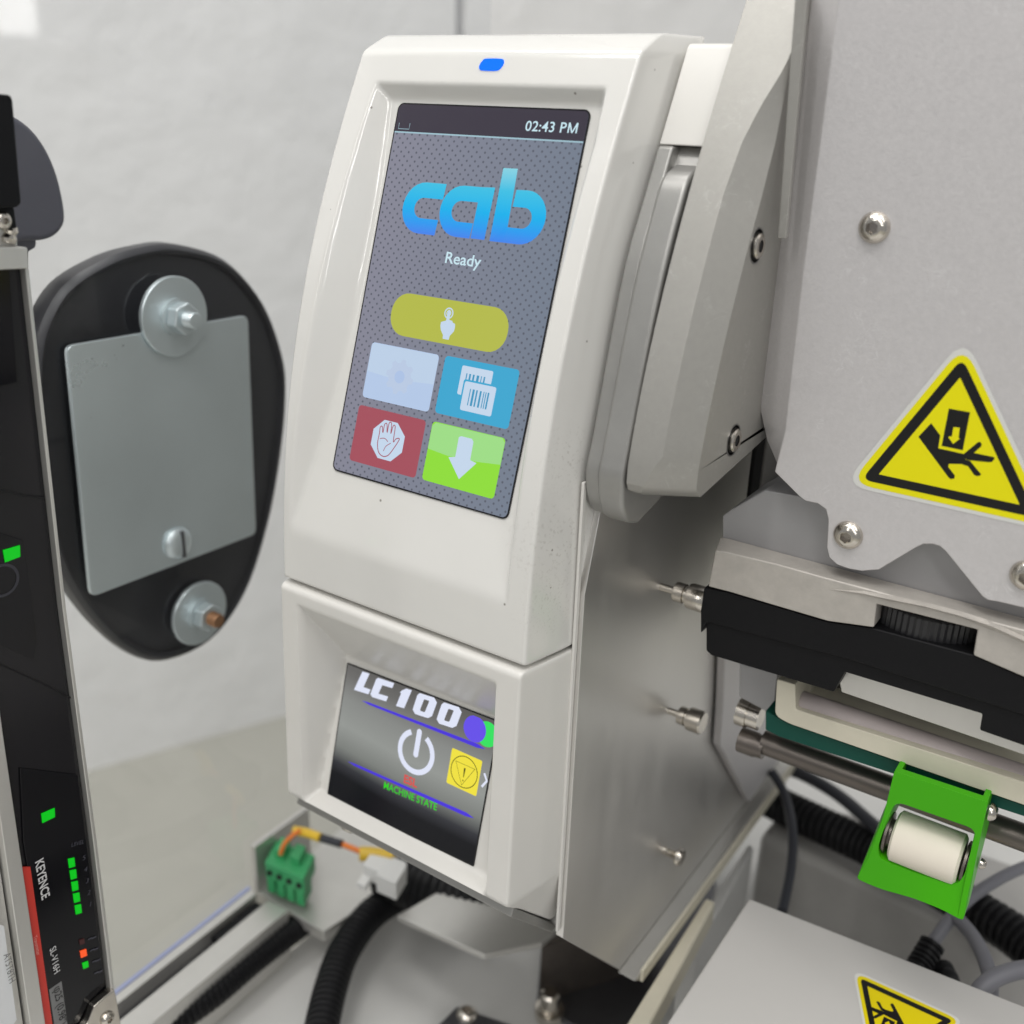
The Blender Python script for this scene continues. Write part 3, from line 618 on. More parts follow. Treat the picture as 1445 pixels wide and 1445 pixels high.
# ================================================================== big cover plate with the warning sticker
cov = thing('cover_plate', 'large grey bead blasted metal cover plate with wavy lower edge and crush warning sticker', 'cover', (-50, 260, -120))
PY = 257.0
left_f = [(1190, -60), (1183, 0), (1160, 180), (1135, 370), (1118, 520), (1108, 610)]
left_b = [(1147, -60), (1139, 0), (1118, 160), (1094, 337), (1076, 500), (1069, 562)]
rest = [(1093, 666), (1126, 699), (1136, 707), (1154, 711), (1165, 719), (1168.5, 733), (1166.6, 773), (1170, 787), (1181, 797), (1198, 803), (1216, 806), (1240, 804), (1292, 773), (1303, 768), (1316, 768), (1326, 771), (1334, 778), (1386, 842), (1394, 847), (1406, 849), (1445, 858), (1520, 876)]
fr_ = pts(left_f, 'y', PY)+[at(1100, 640, 'y', PY)]+pts(rest, 'y', PY)
bk_ = pts(left_b, 'y', PY+6)+[at(1082, 620, 'y', PY+6)]+[p+np.array([0, 6, 0]) for p in pts(rest, 'y', PY)]
bk_[7] = at(1093, 666, 'y', PY)+np.array([0, 4, 0])
tr_ = at(1190, -60, 'y', PY)[2]; q = np.array([12, PY, tr_])
fr_ += [np.array([12, PY, fr_[-1][2]]), q]; bk_ += [np.array([12, PY+6, fr_[-2][2]]), q+np.array([0, 6, 0])]
n = len(fr_)
mesh('plate', fr_+bk_, [list(range(n)), list(range(2*n-1, n-1, -1))]+[[i, (i+1) % n, n+(i+1) % n, n+i] for i in range(n)], M['plate_metal'], cov, bevel=.35, segs=2)
prism('hinge_strip', pts([(1124, -40), (1143, -40), (1109, 337), (1097, 337)], 'y', 251), (0, 1.5, 0), M['arm_metal'], cov, .3)
prism('hinge_leaf', pts([(1098, 340), (1112, 338), (1092, 420), (1082, 400)], 'y', 272), (0, 3, 0), M['steel'], cov, .4)
for px, py, r in ((1234, 321, 3.75), (1197, 755, 3.9), (1449, 812, 3.9)):
    screw('screw', at(px, py, 'y', PY), (0, -1, 0), r, 2.3, cov)
# sticker, drawn in the plane of the plate
def tri(c, k): return [tuple(c+(np.array(p)-c)*k) for p in TR]
def sticker(parent, O, uu, vv, nn, A, B, C, body_ym, art_map):
    pass
SYMBOL = []
def warn(parent, A, B, C, nrm, ymat, mirror=False):
    """triangle A apex, B lower left, C lower right of the sign (unrounded white border corners)"""
    A, B, C = [np.array(q, float) for q in (A, B, C)]
    u_ = (C-B); Wd = np.linalg.norm(u_); u_ /= Wd
    v_ = (B+C)/2-A; v_ -= u_*np.dot(u_, v_); H = np.linalg.norm(v_); v_ /= H
    fr = Frame(A, u_, v_, nrm)
    ax_ = np.dot(A-B, u_)   # apex position along base
    def T(k):     # inset triangle, k share of size about the centroid
        P = [np.array([0, 0]), np.array([Wd-ax_, H]), np.array([-ax_, H])]; c = sum(P)/3
        return [c+(p-c)*k for p in P]
    def R(P, r): return [tuple(q) for q in rpoly(P, r, 6)]
    st = art('warning_sticker', fr, [R(T(1.0), Wd*.13)], .12, M['vinyl_border'], parent)
    art('sticker_field', fr, [R(T(.93), Wd*.115)], .16, ymat, st)
    o_, i_ = T(.82), T(.655)
    O2, I2 = rpoly(o_, Wd*.055, 6), rpoly(i_, Wd*.006, 6)
    art('sticker_frame', fr, [[tuple(O2[k]), tuple(O2[(k+1) % len(O2)]), tuple(I2[(k+1) % len(O2)]), tuple(I2[k])] for k in range(len(O2))], .19, M['black_ink'], st)
    ink = M['black_ink']
    # pictogram: forearm and hand with spread fingers, press block with an arrow (shares of base and height)
    def m_(L): return [(x*Wd, y*H) for x, y in L]
    for L, h, mt in SYMBOL: art('sticker_symbol', fr, [m_(L)], h, ink if mt else ymat, st)
    return st
A_, B_, C_ = [at(px, py, 'y', PY) for px, py in ((1362, 474), (1190, 684), (1492, 752))]
_u = C_-B_; _W = np.linalg.norm(_u); _u = _u/_W; _v = (B_+C_)/2-A_; _v = _v-_u*np.dot(_u, _v); _H = np.linalg.norm(_v); _v = _v/_H
for L, h, mt in (([(515, 728), (612, 625), (680, 718), (665, 815), (868, 860), (875, 935), (745, 932), (740, 955), (790, 1020), (787, 1043), (757, 1048), (740, 1032)], .19, 1),
                 ([(855, 860), (965, 768), (985, 768), (993, 785), (990, 800), (935, 848), (925, 880), (880, 905)], .195, 1),
                 ([(870, 845), (935, 850), (1080, 880), (1092, 890), (1070, 918), (1045, 920), (875, 903)], .20, 1),
                 ([(855, 900), (905, 910), (988, 1010), (980, 1022), (955, 1025), (935, 1015), (890, 950), (850, 938)], .205, 1),
                 ([(745, 515), (905, 543), (850, 830), (690, 797)], .19, 1),
                 ([(780, 655), (827, 660), (818, 735), (828, 742), (778, 782), (740, 730), (757, 725), (768, 728)], .215, 0)):
    Q = [at(1200+x/5.351, 480+y/5.351, 'y', PY)-A_ for x, y in L]
    SYMBOL.append(([(np.dot(q, _u)/_W, np.dot(q, _v)/_H) for q in Q], h, mt))
warn(cov, A_, B_, C_, (0, -1, 0), M['yellow_vinyl'])

# ================================================================== print head
head = thing('print_head', 'label print head with grey plate, taupe metal moulding and black plastic base', 'print head', (-60, 275, -170))
HY = 264.0
prism('head_plate', pts([(1019, 765), (1019, 728), (1031, 719), (1078, 692), (1160, 705), (1500, 800), (1500, 900), (1200, 830)], 'y', HY), (0, 30, 0), M['head_grey'], head, .5)
# moulding: front face, chamfer to the top line
top = [(1016, 757), (1030, 760), (1100, 779), (1160, 795), (1254, 820.5), (1350, 846), (1445, 872), (1510, 889.6)]
cham = [(1009, 777), (1022, 778), (1096, 796), (1160, 814), (1250, 838), (1345, 863), (1445, 889), (1510, 906)]
bot = [(999, 828), (1030, 836), (1100, 857), (1168, 877), (1233, 886), (1237, 853), (1379, 889), (1373, 925), (1445, 956), (1510, 984)]
MY = 256.0
fT = pts(cham, 'y', MY); fB = pts(bot, 'y', MY)
ring_f = fT+fB[::-1]
nT = len(fT)
V = ring_f+[p+np.array([0, 16, 0]) for p in ring_f]
bt = pts(top, 'y', HY-.3)
for i in range(nT): V[len(ring_f)+i] = bt[i]
n = len(ring_f)
mesh('moulding', V, [list(range(n)), list(range(2*n-1, n-1, -1))]+[[i, (i+1) % n, n+(i+1) % n, n+i] for i in range(n)], M['taupe'], head, bevel=.5, segs=2)
# shallow curved groove in the moulding above the thumb wheel
gt0 = 0
gt = [(1171, 831), (1219, 834), (1254, 839.5), (1306, 850), (1350, 861), (1392, 874), (1445, 898), (1510, 930)]
gm = [(1171, 832), (1219, 836), (1254, 842), (1306, 852.5), (1354, 865), (1400, 880), (1445, 900), (1510, 932)]
gl_ = [(1171, 833), (1219, 840), (1254, 848), (1306, 858), (1358, 872), (1410, 893), (1445, 908), (1510, 940)]
V = pts(gt, 'y', MY-.02)+[p+np.array([0, -1.5*min(i, 2)/2-.05, 0]) for i, p in enumerate(pts(gm, 'y', MY))]+pts(gl_, 'y', MY-.02)
n = len(gm); mesh('lip', V, [[i, i+1, n+i+1, n+i] for i in range(n-1)]+[[n+i, n+i+1, 2*n+i+1, 2*n+i] for i in range(n-1)], M['taupe'], head)
bb = [(996, 829), (1030, 837), (1100, 858), (1168, 878), (1233, 887), (1379, 928), (1445, 957), (1510, 985), (1510, 1030), (1445, 1012), (1190, 938), (996, 878), (989, 897), (987, 860)]
prism('base', pts([(993, 829), (1030, 837), (1100, 858), (1168, 878), (1233, 887), (1379, 926), (1445, 957), (1510, 985), (1510, 1032), (1445, 1010), (1200, 932), (998, 879), (988, 895), (988, 862)], 'y', MY+.8), (0, 22, 0), M['black_plastic'], head, .6)
prism('base_lip', pts([(996, 876), (1200, 929), (1445, 1007), (1510, 1028), (1510, 1076), (1445, 1053), (1382, 1031), (1386, 1008), (1192, 949), (1176, 977), (1003, 925), (996, 918)], 'y', MY+2.0), (0, 18, 0), M['black_plastic'], head, .5)
prism('head_bar', pts([(1180, 940), (1520, 1040), (1520, 1090), (1440, 1064), (1187, 977)], 'y', MY+9), (0, 8, 0), M['silver'], head, .4)
prism('wheel_well', pts([(1228, 850), (1390, 890), (1390, 935), (1228, 895)], 'y', MY+9), (0, 6, 0), M['rubber'], head)
# thumb wheel with ribs, only its front bulges into the notch
wc = at(1308, 880, 'y', MY+11.5)
ringsw = []
for h, k in ((3.6, .93), (3.1, 1.0), (-3.1, 1.0), (-3.6, .93)):
    ringsw.append([wc+np.array([math.cos(t)*(13.3+(.35 if i % 2 else -.1))*k, math.sin(t)*(9.4+(.35 if i % 2 else -.1))*k, h+2.2]) for i, t in enumerate(np.linspace(0, 2*math.pi, 96, endpoint=False))])
loft('thumb_wheel', ringsw, mat('wheel_black', (.02, .02, .022), .35), head)
prism('shade_block', [(-103, y, z) for y, z in [(292, -40), (292, -172), (330, -172), (400, -150), (400, -20)]], (110, 0, 0), M['shade_block'], head, 1.5)  # added dark blocks: deepen the gap and give the side plate a dark reflection
prism('shade_block', [(-110, y, z) for y, z in [(300, -95), (300, -150), (360, -150), (360, -95)]], (10, 0, 0), M['rubber'], head, 2.5)
# platen assembly under the head
pla = thing('platen_unit', 'platen roller in a cream frame with a dull steel rod, under the print head', 'roller', (-50, 285, -215))
def P_(px, py, y): return at(px, py, 'y', y)
prism('end_block', pts([(1043, 936), (1098, 950), (1092, 1008), (1080, 1004), (1043, 984)], 'y', 281), (0, 10, 0), M['head_grey'], pla, .5)
prism('frame', rpoly(pts([(1096, 958), (1093, 1010), (1112, 1021), (1530, 1166), (1530, 1131), (1123, 1001), (1122, 966)], 'y', 268), [1, 2, 2, 0, 0, .8, 0]), (0, 20, 0), M['cream'], pla, .6)
p0 = P_(1121, 990, 274)
lathe('platen_roller', p0, (1, 0, 0), [(0, 4.1), (130, 4.1)], M['platen'], pla, 36)
prism('gasket', pts([(1080, 1003), (1092, 1010), (1112, 1021), (1530, 1166), (1530, 1180), (1100, 1040), (1080, 1030)], 'y', 270.5), (0, 22, 0), M['teal'], pla, .3)
p0 = P_(1077, 1047, 284)
lathe('steel_rod', p0, (1, 0, 0), [(0, 4.0), (140, 4.0)], M['dull_rod'], pla, 32)
lathe('bearing', P_(1043, 1003, 283), (1, 0, 0), [(0, 3.6), (0, 4.6), (3.5, 4.6), (3.6, 4.1), (7.5, 4.1)], M['steel'], pla, 32)
lathe('bearing', P_(1045, 1043, 283), (1, 0, 0), [(0, 3.9), (0, 4.2), (5.4, 4.2), (6.6, 3.8), (8.5, 3.8)], M['dull_rod'], pla, 32)

# ================================================================== green bracket with white roller
gb_ = thing('roller_bracket', 'bright green bracket holding a white plastic roller below the platen', 'bracket', (-40, 262, -225))
outer = [(1262, 1088), (1394, 1132), (1376, 1218), (1368, 1262), (1359, 1300), (1330, 1284), (1290, 1268), (1240, 1254), (1208, 1240), (1226, 1210), (1247, 1150)]
inner = [(1264, 1131), (1378, 1171), (1370, 1200), (1362, 1232), (1353, 1246), (1340, 1248), (1290, 1232), (1255, 1218), (1241, 1211), (1239, 1195), (1250, 1160)]
GY = 262.0
def bulge(px, py):
    t = np.clip((py-1235)/60, 0, 1); return GY-4*t*t
O_ = [at(a, b, 'y', bulge(a, b)) for a, b in outer]; I_ = [at(a, b, 'y', bulge(a, b)) for a, b in inner]
O_ = rpoly(O_, [.5, .5, 3, 3, 1.5, 3, 3, 3, 1.5, 3, 3], 4); I_ = rpoly(I_, 2.6, 4)
n = len(O_); d_ = np.array([0, 2.4, 0])
V = O_+I_+[p+d_ for p in O_]+[p+d_+np.array([0, 5, 0]) for p in I_]
Fc = []
for i in range(n):
    j = (i+1) % n
    Fc += [[i, j, n+j, n+i], [2*n+i, 3*n+i, 3*n+j, 2*n+j], [i, 2*n+i, 2*n+j, j], [n+i, n+j, 3*n+j, 3*n+i]]
mesh('frame', V, Fc, M['green_bracket'], gb_, bevel=.4, segs=2)
rt = [at(1394, 1132, 'y', GY), at(1376, 1218, 'y', GY), at(1359, 1300, 'y', GY-4)]
rt = [q+np.array([-1.7, .3, 0]) for q in rt]
prism('side_cheek', [rt[0], rt[1], rt[2], rt[2]+np.array([0, 7, 1]), rt[1]+np.array([0, 17, 0]), rt[0]+np.array([0, 17, 0])], (1.6, 0, 0), M['green_bracket'], gb_, .3)
lt = [at(1262, 1088, 'y', GY), at(1247, 1150, 'y', GY), at(1208, 1240, 'y', GY-1)]
prism('side_cheek', [lt[0]+np.array([0, .5, 0]), lt[1]+np.array([0, .5, 0]), lt[2]+np.array([0, 1.5, 0]), lt[1]+np.array([0, 17, -4]), lt[0]+np.array([0, 17, 0])], (1.6, 0, 0), M['green_bracket'], gb_, .3)
c0, c1 = at(1262, 1178, 'y', GY+6), at(1358, 1214, 'y', GY+6)
ln = c1[0]-c0[0]; c0[2] = c1[2] = (c0[2]+c1[2])/2
lathe('roller', c0, (1, 0, 0), [(0, 6.6), (.7, 7.6), (ln-.7, 7.6), (ln, 6.6)], M['white_roller'], gb_, 48)
for s in (-2.2, ln+.5):
    lathe('bearing', c0+np.array([s, 0, 0]), (1, 0, 0), [(0, 5.6), (.2, 6.2), (.9, 6.2), (1.0, 4.2), (1.7, 4.2)], M['dull_rod'], gb_, 32)
screw('screw', at(1391, 1143, 'y', GY+5)+np.array([1.0, 0, 0]), (1, 0, 0), 2.6, 2.0, gb_)
screw('screw', at(1378, 1216, 'y', GY+8)+np.array([1.0, 0, 0]), (1, 0, 0), 1.6, 1.6, gb_)

# ================================================================== white box with the second sticker
BZ = -262.0
wb = thing('junction_box', 'off white metal box with a worn crush warning sticker on its lid', 'box', (-40, 200, -375))
tp = [at(1057, 1267, 'z', BZ), at(1445, 1419, 'z', BZ), at(1900, 1600, 'z', BZ)]
e1 = (tp[1]-tp[0])/np.linalg.norm(tp[1]-tp[0]); e2 = at(962, 1412, 'z', BZ)-tp[0]; e2 /= np.linalg.norm(e2)
c = tp[0]
prism('lid', [c, c+e1*150, c+e1*150+e2*170, c+e2*170], (0, 0, -3), M['box_white'], wb, .9, 3)
q = c+e1*2+e2*2
prism('side_panel', [q, q+e1*146, q+e1*146+e2*166, q+e2*166], (0, 0, -85), M['box_white'], wb, .6)
for v in wb.children[-1].data.vertices: v.co.z -= .0032
A2, B2, C2 = [at(px, py, 'z', BZ) for px, py in ((1203, 1368), (1363, 1441), (1232, 1520))]
# the hand points to the left here: the sign lies upside down
warn(wb, C2, B2, A2, (0, 0, 1), M['yellow_vinyl_deep'])

# ================================================================== things on the bed behind the box
cast = thing('grey_casting', 'pale rounded casting in shadow behind the junction box, under the hoses', 'casting', at(1200, 1260, 'z', DZ))
q = rpoly([at(1070, 1178, 'z', -322), at(1400, 1330, 'z', -322), at(1500, 1330, 'z', -322), at(1500, 1240, 'z', -322), at(1240, 1150, 'z', -322), at(1110, 1130, 'z', -322)], 6)
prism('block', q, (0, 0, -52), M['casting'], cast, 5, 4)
prism('left_wall', pts([(1056, 1190), (1064, 1196), (985, 1340), (960, 1340)], 'z', -318), (0, 0, -55), M['deck'], cast, 1)
bar_ = prism('spacer_bar', pts([(996, 1266), (1010, 1272), (905, 1470), (868, 1470)], 'z', -300), (0, 0, -12), M['cream'], bevel=1.2); tag(bar_, 'cream plastic spacer bar lying between side plate and junction box', 'bar')
def hose(label, L, z, r, corr, m=None, group=None, cat='hose', name='corrugated_hose'):
    P = [at(a, b, 'z', (z if not isinstance(z, list) else z[i])) for i, (a, b) in enumerate(L)]
    o = tube(name, P, r, m or M['rubber'], None, 20 if corr else 14, corr); return tag(o, label, cat, group)
HG = 'black corrugated hoses on the bed'
hose('black corrugated hose running behind the green bracket to the lower right corner', [(1010, 1080), (1080, 1125), (1150, 1160), (1230, 1198), (1310, 1245), (1385, 1290), (1445, 1330), (1520, 1400)], [-318, -316, -312, -310, -306, -302, -300, -300], 8.6, (3.4, 1.5), group=HG)
hose('black corrugated hose curving down right of the green connector at the bottom left', [(640, 1240), (590, 1252), (530, 1285), (490, 1335), (468, 1390), (452, 1460), (445, 1520)], -350, 7.2, (3.0, .9), group=HG)
hose('black corrugated hose hugging the aluminium rail at the bottom left', [(560, 1225), (500, 1248), (430, 1300), (360, 1352), (300, 1402), (230, 1450), (150, 1500)], -356, 6.2, (2.8, .8), group=HG)
hose('thick black hose coming out from under the display unit', [(700, 1275), (640, 1262), (590, 1245), (545, 1225)], -338, 13, (3.6, .8), group=HG)
CG = 'loose cables right of the side plate'
hose('thin black cable hanging down in front of the corrugated hose', [(1088, 1088), (1106, 1118), (1118, 1170), (1116, 1225), (1104, 1285)], [-285, -290, -292, -296, -300], 2.1, None, M['cable_dark'], CG, 'cable', 'cable')
hose('dark cable lying over the corrugated hose to the green bracket', [(1085, 1078), (1130, 1092), (1180, 1120), (1228, 1160), (1260, 1190)], [-300, -300, -299, -298, -298], 3.0, None, M['cable_dark'], CG, 'cable', 'cable')
hose('grey cable from the right edge to the black strain relief', [(1500, 1208), (1445, 1224), (1400, 1246), (1360, 1275), (1325, 1318), (1308, 1345)], [-270, -272, -274, -278, -284, -290], 2.3, None, M['cable_grey'], CG, 'cable', 'cable')
hose('grey cable curving down below the green bracket', [(1345, 1290), (1372, 1320), (1390, 1355), (1398, 1390), (1396, 1430)], [-280, -278, -276, -280, -286], 2.6, None, M['cable_grey'], CG, 'cable', 'cable')
hose('grey cable arching along the lower right edge of the photo', [(1500, 1368), (1445, 1368), (1405, 1380), (1380, 1402), (1366, 1440)], [-266, -266, -268, -272, -282], 3.0, None, M['cable_grey'], CG, 'cable', 'cable')
sr = hose('black ribbed strain relief on the end of the grey cable', [(1316, 1332), (1304, 1352), (1290, 1376), (1280, 1400)], [-286, -289, -292, -296], 4.6, (2.2, .9), M['rubber'], None, 'plug', 'strain_relief')
hose('small black plug behind the lid of the junction box', [(1326, 1368), (1338, 1392), (1350, 1420)], -295, 5.0, (4, .3), M['rubber'], None, 'plug', 'cable_plug')
# plates and bolts on the bed below the display unit
br = thing('mounting_bracket', 'light grey angled bracket with bolts below the display unit', 'bracket', at(690, 1320, 'z', DZ))
prism('bracket_plate', pts([(560, 1292), (650, 1240), (800, 1300), (765, 1330), (684, 1347)], 'z', -330), (0, 0, -3), M['silver'], br, .4)
lathe('bolt', at(712, 1312, 'z', -338), (.2, -.4, 1), [(-4, 4.6), (4, 4.6), (6, 3.5), (6.2, 1.5)], M['steel'], br, 24)
sp = thing('steel_recess', 'dark steel channel under the bottom corner of the brushed cabinet', 'channel', at(840, 1400, 'z', DZ))
prism('channel_floor', pts([(764, 1338), (930, 1290), (1010, 1240), (1000, 1300), (880, 1480), (757, 1420)], 'z', DZ+3), (0, 0, -2.8), M['dark_metal'], sp, .3)
prism('channel_wall', pts([(764, 1338), (930, 1290), (938, 1262), (768, 1312)], 'z', -340), (0, 0, -32), M['dull_rod'], sp, .4)
bt1 = lathe('bolt', at(775, 1432, 'z', DZ+3), (0, 0, 1), [(0, 6.5), (4, 6.5), (4.2, 4.4), (12, 4.2), (13, 3.0)], M['steel'], sp, 28)
fb = thing('foot_block', 'small steel foot block with a socket screw at the bottom edge', 'block', at(665, 1450, 'z', DZ))
prism('block', pts([(612, 1452), (645, 1419), (742, 1452), (700, 1520)], 'z', DZ+14), (0, 0, -14), M['dark_metal'], fb, .8)
screw('screw', at(659, 1433, 'z', DZ+14), (0, 0, 1), 4.6, 3.0, fb)

# ================================================================== guard: rail, acrylic, oval bracket
GX = -300.0
rail = thing('guard_rail', 'aluminium rail with a dark slot and blue film edge carrying the clear guard', 'rail', (-292, 200, -375))
RZ = -344.0
def rz(L, z=RZ): return pts(L, 'z', z)
e_ = [at(351, 1252, 'z', RZ), at(164, 1398, 'z', RZ)]
dirr = e_[1]-e_[0]; dirr /= np.linalg.norm(dirr)
def off(px, py, k): return at(px, py, 'z', RZ)+dirr*k
i0, i1 = at(354, 1254, 'z', RZ), at(407, 1284, 'z', RZ)
s0, s1 = at(362, 1261, 'z', RZ), at(378, 1270, 'z', RZ)
Lr = 260
for (p, q) in ((i0, s0), (s1, i1)):
    prism('rail_profile', [p, p+dirr*Lr, q+dirr*Lr, q], (0, 0, -28), M['silver'], rail, .5)
prism('slot_floor', [s0, s0+dirr*Lr, s1+dirr*Lr, s1], (0, 0, -4), M['dark_metal'], rail)
for v in rail.children[-1].data.vertices: v.co.z -= .007
prism('slot_nut', [s0+dirr*2+(s1-s0)*.12, s0+dirr*28+(s1-s0)*.12, s0+dirr*28+(s1-s0)*.88, s0+dirr*2+(s1-s0)*.88], (0, 0, -3), M['black_plastic'], rail, .3)
for v in rail.children[-1].data.vertices: v.co.z -= .0025
f0 = at(350.5, 1250, 'z', RZ)
prism('film_edge', [f0, f0+dirr*Lr, i0+dirr*Lr+(f0-i0)*.1, i0+(f0-i0)*.1], (0, 0, -6), M['blue_film'], rail)
gx = f0[0]
acr = box('acrylic_guard', (gx-4, 10, RZ-20), (gx-1, 430, 260), M['acrylic']); tag(acr, 'clear acrylic guard panel the oval black bracket is bolted through', 'guard panel')
# end bracket behind the rail
eb = thing('end_bracket', 'pale grey angle bracket at the far end of the guard rail', 'bracket', at(390, 1250, 'z', DZ))
b0, b1 = at(353, 1192, 'z', -322), at(430, 1137, 'z', -322)
prism('upright', [b0, b1, b1+np.array([3, 0, 0]), b0+np.array([3, 0, 0])], (0, 0, -36), M['silver'], eb, .4)
prism('base_plate', [b0+np.array([3, 0, -26]), b1+np.array([3, 60, -26]), b1+np.array([60, 60, -26]), b0+np.array([45, 0, -26])], (0, 0, -6), M['silver'], eb, .4)
# green terminal plug, white plug and wires
gp = thing('green_connector', 'green screw terminal connector lying on the end of the rail', 'connector', at(400, 1255, 'z', -346))
A0, A1, A3 = at(375, 1238, 'z', -336), at(430, 1262, 'z', -336), at(392, 1206, 'z', -336)
ex, ey = (A1-A0), (A3-A0)
prism('shell', [A0, A0+ex, A0+ex+ey, A0+ey], (0, 0, 9), M['green_plug'], gp, .6)
for k in range(4):
    a = A0+ex*(.02+.25*k)+np.array([0, 0, -8]); prism('terminal', [a, a+ex*.2, a+ex*.2+ey*.7, a+ey*.7], (0, 0, 8), M['green_plug'], gp, .4)
    lathe('contact_hole', A0+ex*(.12+.25*k)+ey*-.02+np.array([0, 0, 4]), -ey, [(0, 1.5), (.3, 1.5)], M['rubber'], gp, 14)
for k in range(2):
    a = A0+ex*(.15+.4*k)+ey*.35; prism('latch', [a, a+ex*.25, a+ex*.25+ey*.6, a+ey*.6], (0, 0, 13), M['green_plug'], gp, .6)
wp_ = thing('white_connector', 'white plastic plug on the yellow wires under the display unit', 'connector', at(545, 1240, 'z', -330))
w0, w1, w3 = at(512, 1240, 'z', -322), at(560, 1262, 'z', -322), at(528, 1216, 'z', -322)
prism('plug_body', [w0, w1, w1+(w3-w0), w3], (0, 0, 8), M['white_plug'], wp_, .7)
prism('plug_collar', [w0+(w1-w0)*.5-(w3-w0)*.3, w1-(w3-w0)*.3+(w1-w0)*.08, w1+(w1-w0)*.08+(w3-w0)*.7, w0+(w1-w0)*.5+(w3-w0)*.7], (0, 0, 9.6), M['white_plug'], wp_, .5)
prism('plug_latch', [w0-(w3-w0)*.5, w0+(w1-w0)*.25-(w3-w0)*.5, w0+(w1-w0)*.25, w0], (0, 0, 3), M['white_plug'], wp_, .3)
hose('orange wire entering the green connector', [(396, 1205), (402, 1190), (414, 1178), (424, 1172)], [-324, -318, -314, -312], 1.1, None, M['wire_orange'], None, 'wire', 'wire')
hose('yellow sleeved wire beside the green connector', [(414, 1172), (432, 1175), (452, 1182)], -314, 2.1, None, M['wire_yellow'], None, 'wire', 'wire')
hose('short black sleeve between yellow and orange wire', [(452, 1182), (466, 1186), (482, 1191)], -315, 1.9, None, M['cable_dark'], None, 'wire', 'wire')
hose('orange yellow twisted wire leading to the white connector', [(480, 1190), (500, 1198), (520, 1206)], -316, 1.3, None, M['wire_orange'], None, 'wire', 'wire')
hose('yellow tape wrapped wire end above the white connector', [(508, 1205), (528, 1206), (556, 1212)], -316, 3.2, None, M['wire_yellow'], None, 'wire', 'wire')
# oval bracket behind the acrylic
ov = thing('oval_bracket', 'black oval plastic dish bolted behind the clear guard', 'bracket', (-312, 240, -205))
OV = [(251, 346), (320, 367), (372, 425), (400, 500), (405, 560), (397, 647), (379, 743), (347, 839), (297, 907), (228, 935), (173, 914), (123, 862), (85, 795), (60, 700), (52, 600), (52, 520), (62, 460), (95, 403), (151, 367), (201, 350)]
ovp = crom(pts(OV, 'x', gx-8), 5, True); cen = sum(ovp)/len(ovp)
def ring_(k, dx, sh=0): return [cen+(p-cen)*k+np.array([dx, sh, 0]) for p in ovp]
loft('shell', [ring_(1.0, -2), ring_(.985, 0), ring_(.975, .6), ring_(.955, 0), ring_(.94, -7), ring_(.90, -8)], M['dark_grey_plastic'], ov, cap=False, smooth=True, angle=45)
mesh('inner_floor', ring_(.92, -8), [list(range(len(ovp)))], M['dark_grey_plastic'], ov)
loft('outer_wall', [ring_(1.0, -2), ring_(1.005, -6), ring_(.99, -11), ring_(.9, -13)], M['dark_grey_plastic'], ov, cap=True, smooth=True)
rp = mat('rib_plastic', (.045, .045, .052), .5)
def rib(p, q):
    a, b_ = at(*p, 'x', gx-15.4), at(*q, 'x', gx-15.4); prism('rib', [a, b_, b_+np.array([-.6, 0, 0]), a+np.array([-.6, 0, 0])], (0, .5, .5), rp, ov)
for p, q in (((100, 428), (330, 385)), ((110, 455), (125, 480)), ((220, 372), (224, 470)), ((75, 540), (120, 530)), ((82, 640), (110, 632)), ((318, 395), (322, 450))): rib(p, q)
# galvanised plate, washers, bolts on the near side of the acrylic
gz = thing('zinc_plate', 'galvanised backing plate with rounded corners on the clear guard', 'plate', (-297, 220, -160))
PX = gx+.3
prism('plate', rpoly(pts([(89, 487), (345, 444), (357, 752), (124, 841)], 'x', PX), 3.0), (2.0, 0, 0), M['zinc'], gz, .35)
hd = at(250, 766, 'x', PX+2)
o = lathe('slotted_screw', hd, (1, 0, 0), [(0, 6.3), (1.0, 6.3), (2.2, 5.4), (2.9, 3.6), (3.1, 1.0)], M['zinc'], gz, 36)
box('screw_slot', (hd[0]+2.0, hd[1]-.1, hd[2]-5.3), (hd[0]+3.35, hd[1]+1.1, hd[2]+5.3), M['dark_metal'], o)
WG = 'large washers with bolts clamping the guard'
for (px, py, r, cop, lab) in ((243, 446, 14.2, False, 'large zinc washer and nut overlapping the top of the zinc plate'), (279, 864, 13.2, True, 'large zinc washer and nut with a coppery bolt end near the oval tip')):
    p = at(px, py, 'x', PX+ (2.2 if not cop else .2))
    w = thing('washer_bolt', lab, 'washer', p, WG)
    lathe('washer', p, (1, 0, 0), [(0, r-.3), (.3, r), (1.6, r), (1.9, r-.3)], M['zinc'], w, 48)
    qx = p+np.array([1.9, 0, 0])
    lathe('lock_washer', qx, (1, 0, 0), [(0, 6.6), (1.4, 6.6), (1.5, 6.0)], M['zinc'], w, 30)
    hx = [qx+np.array([1.5, 5.9*math.cos(t), 5.9*math.sin(t)]) for t in np.linspace(.3, .3+2*math.pi, 6, endpoint=False)]
    prism('nut', hx, (5.0, 0, 0), M['zinc'], w, .7, 3)
    lathe('bolt_end', qx+np.array([6.4, 0, 0]), (1, 0, 0), [(0, 2.9)]+[(.35*i, 2.9 if i % 2 else 2.5) for i in range(1, 12)]+[(4.4, 2.5), (4.5, 1.2)], M['brass'] if cop else M['zinc'], w, 24)
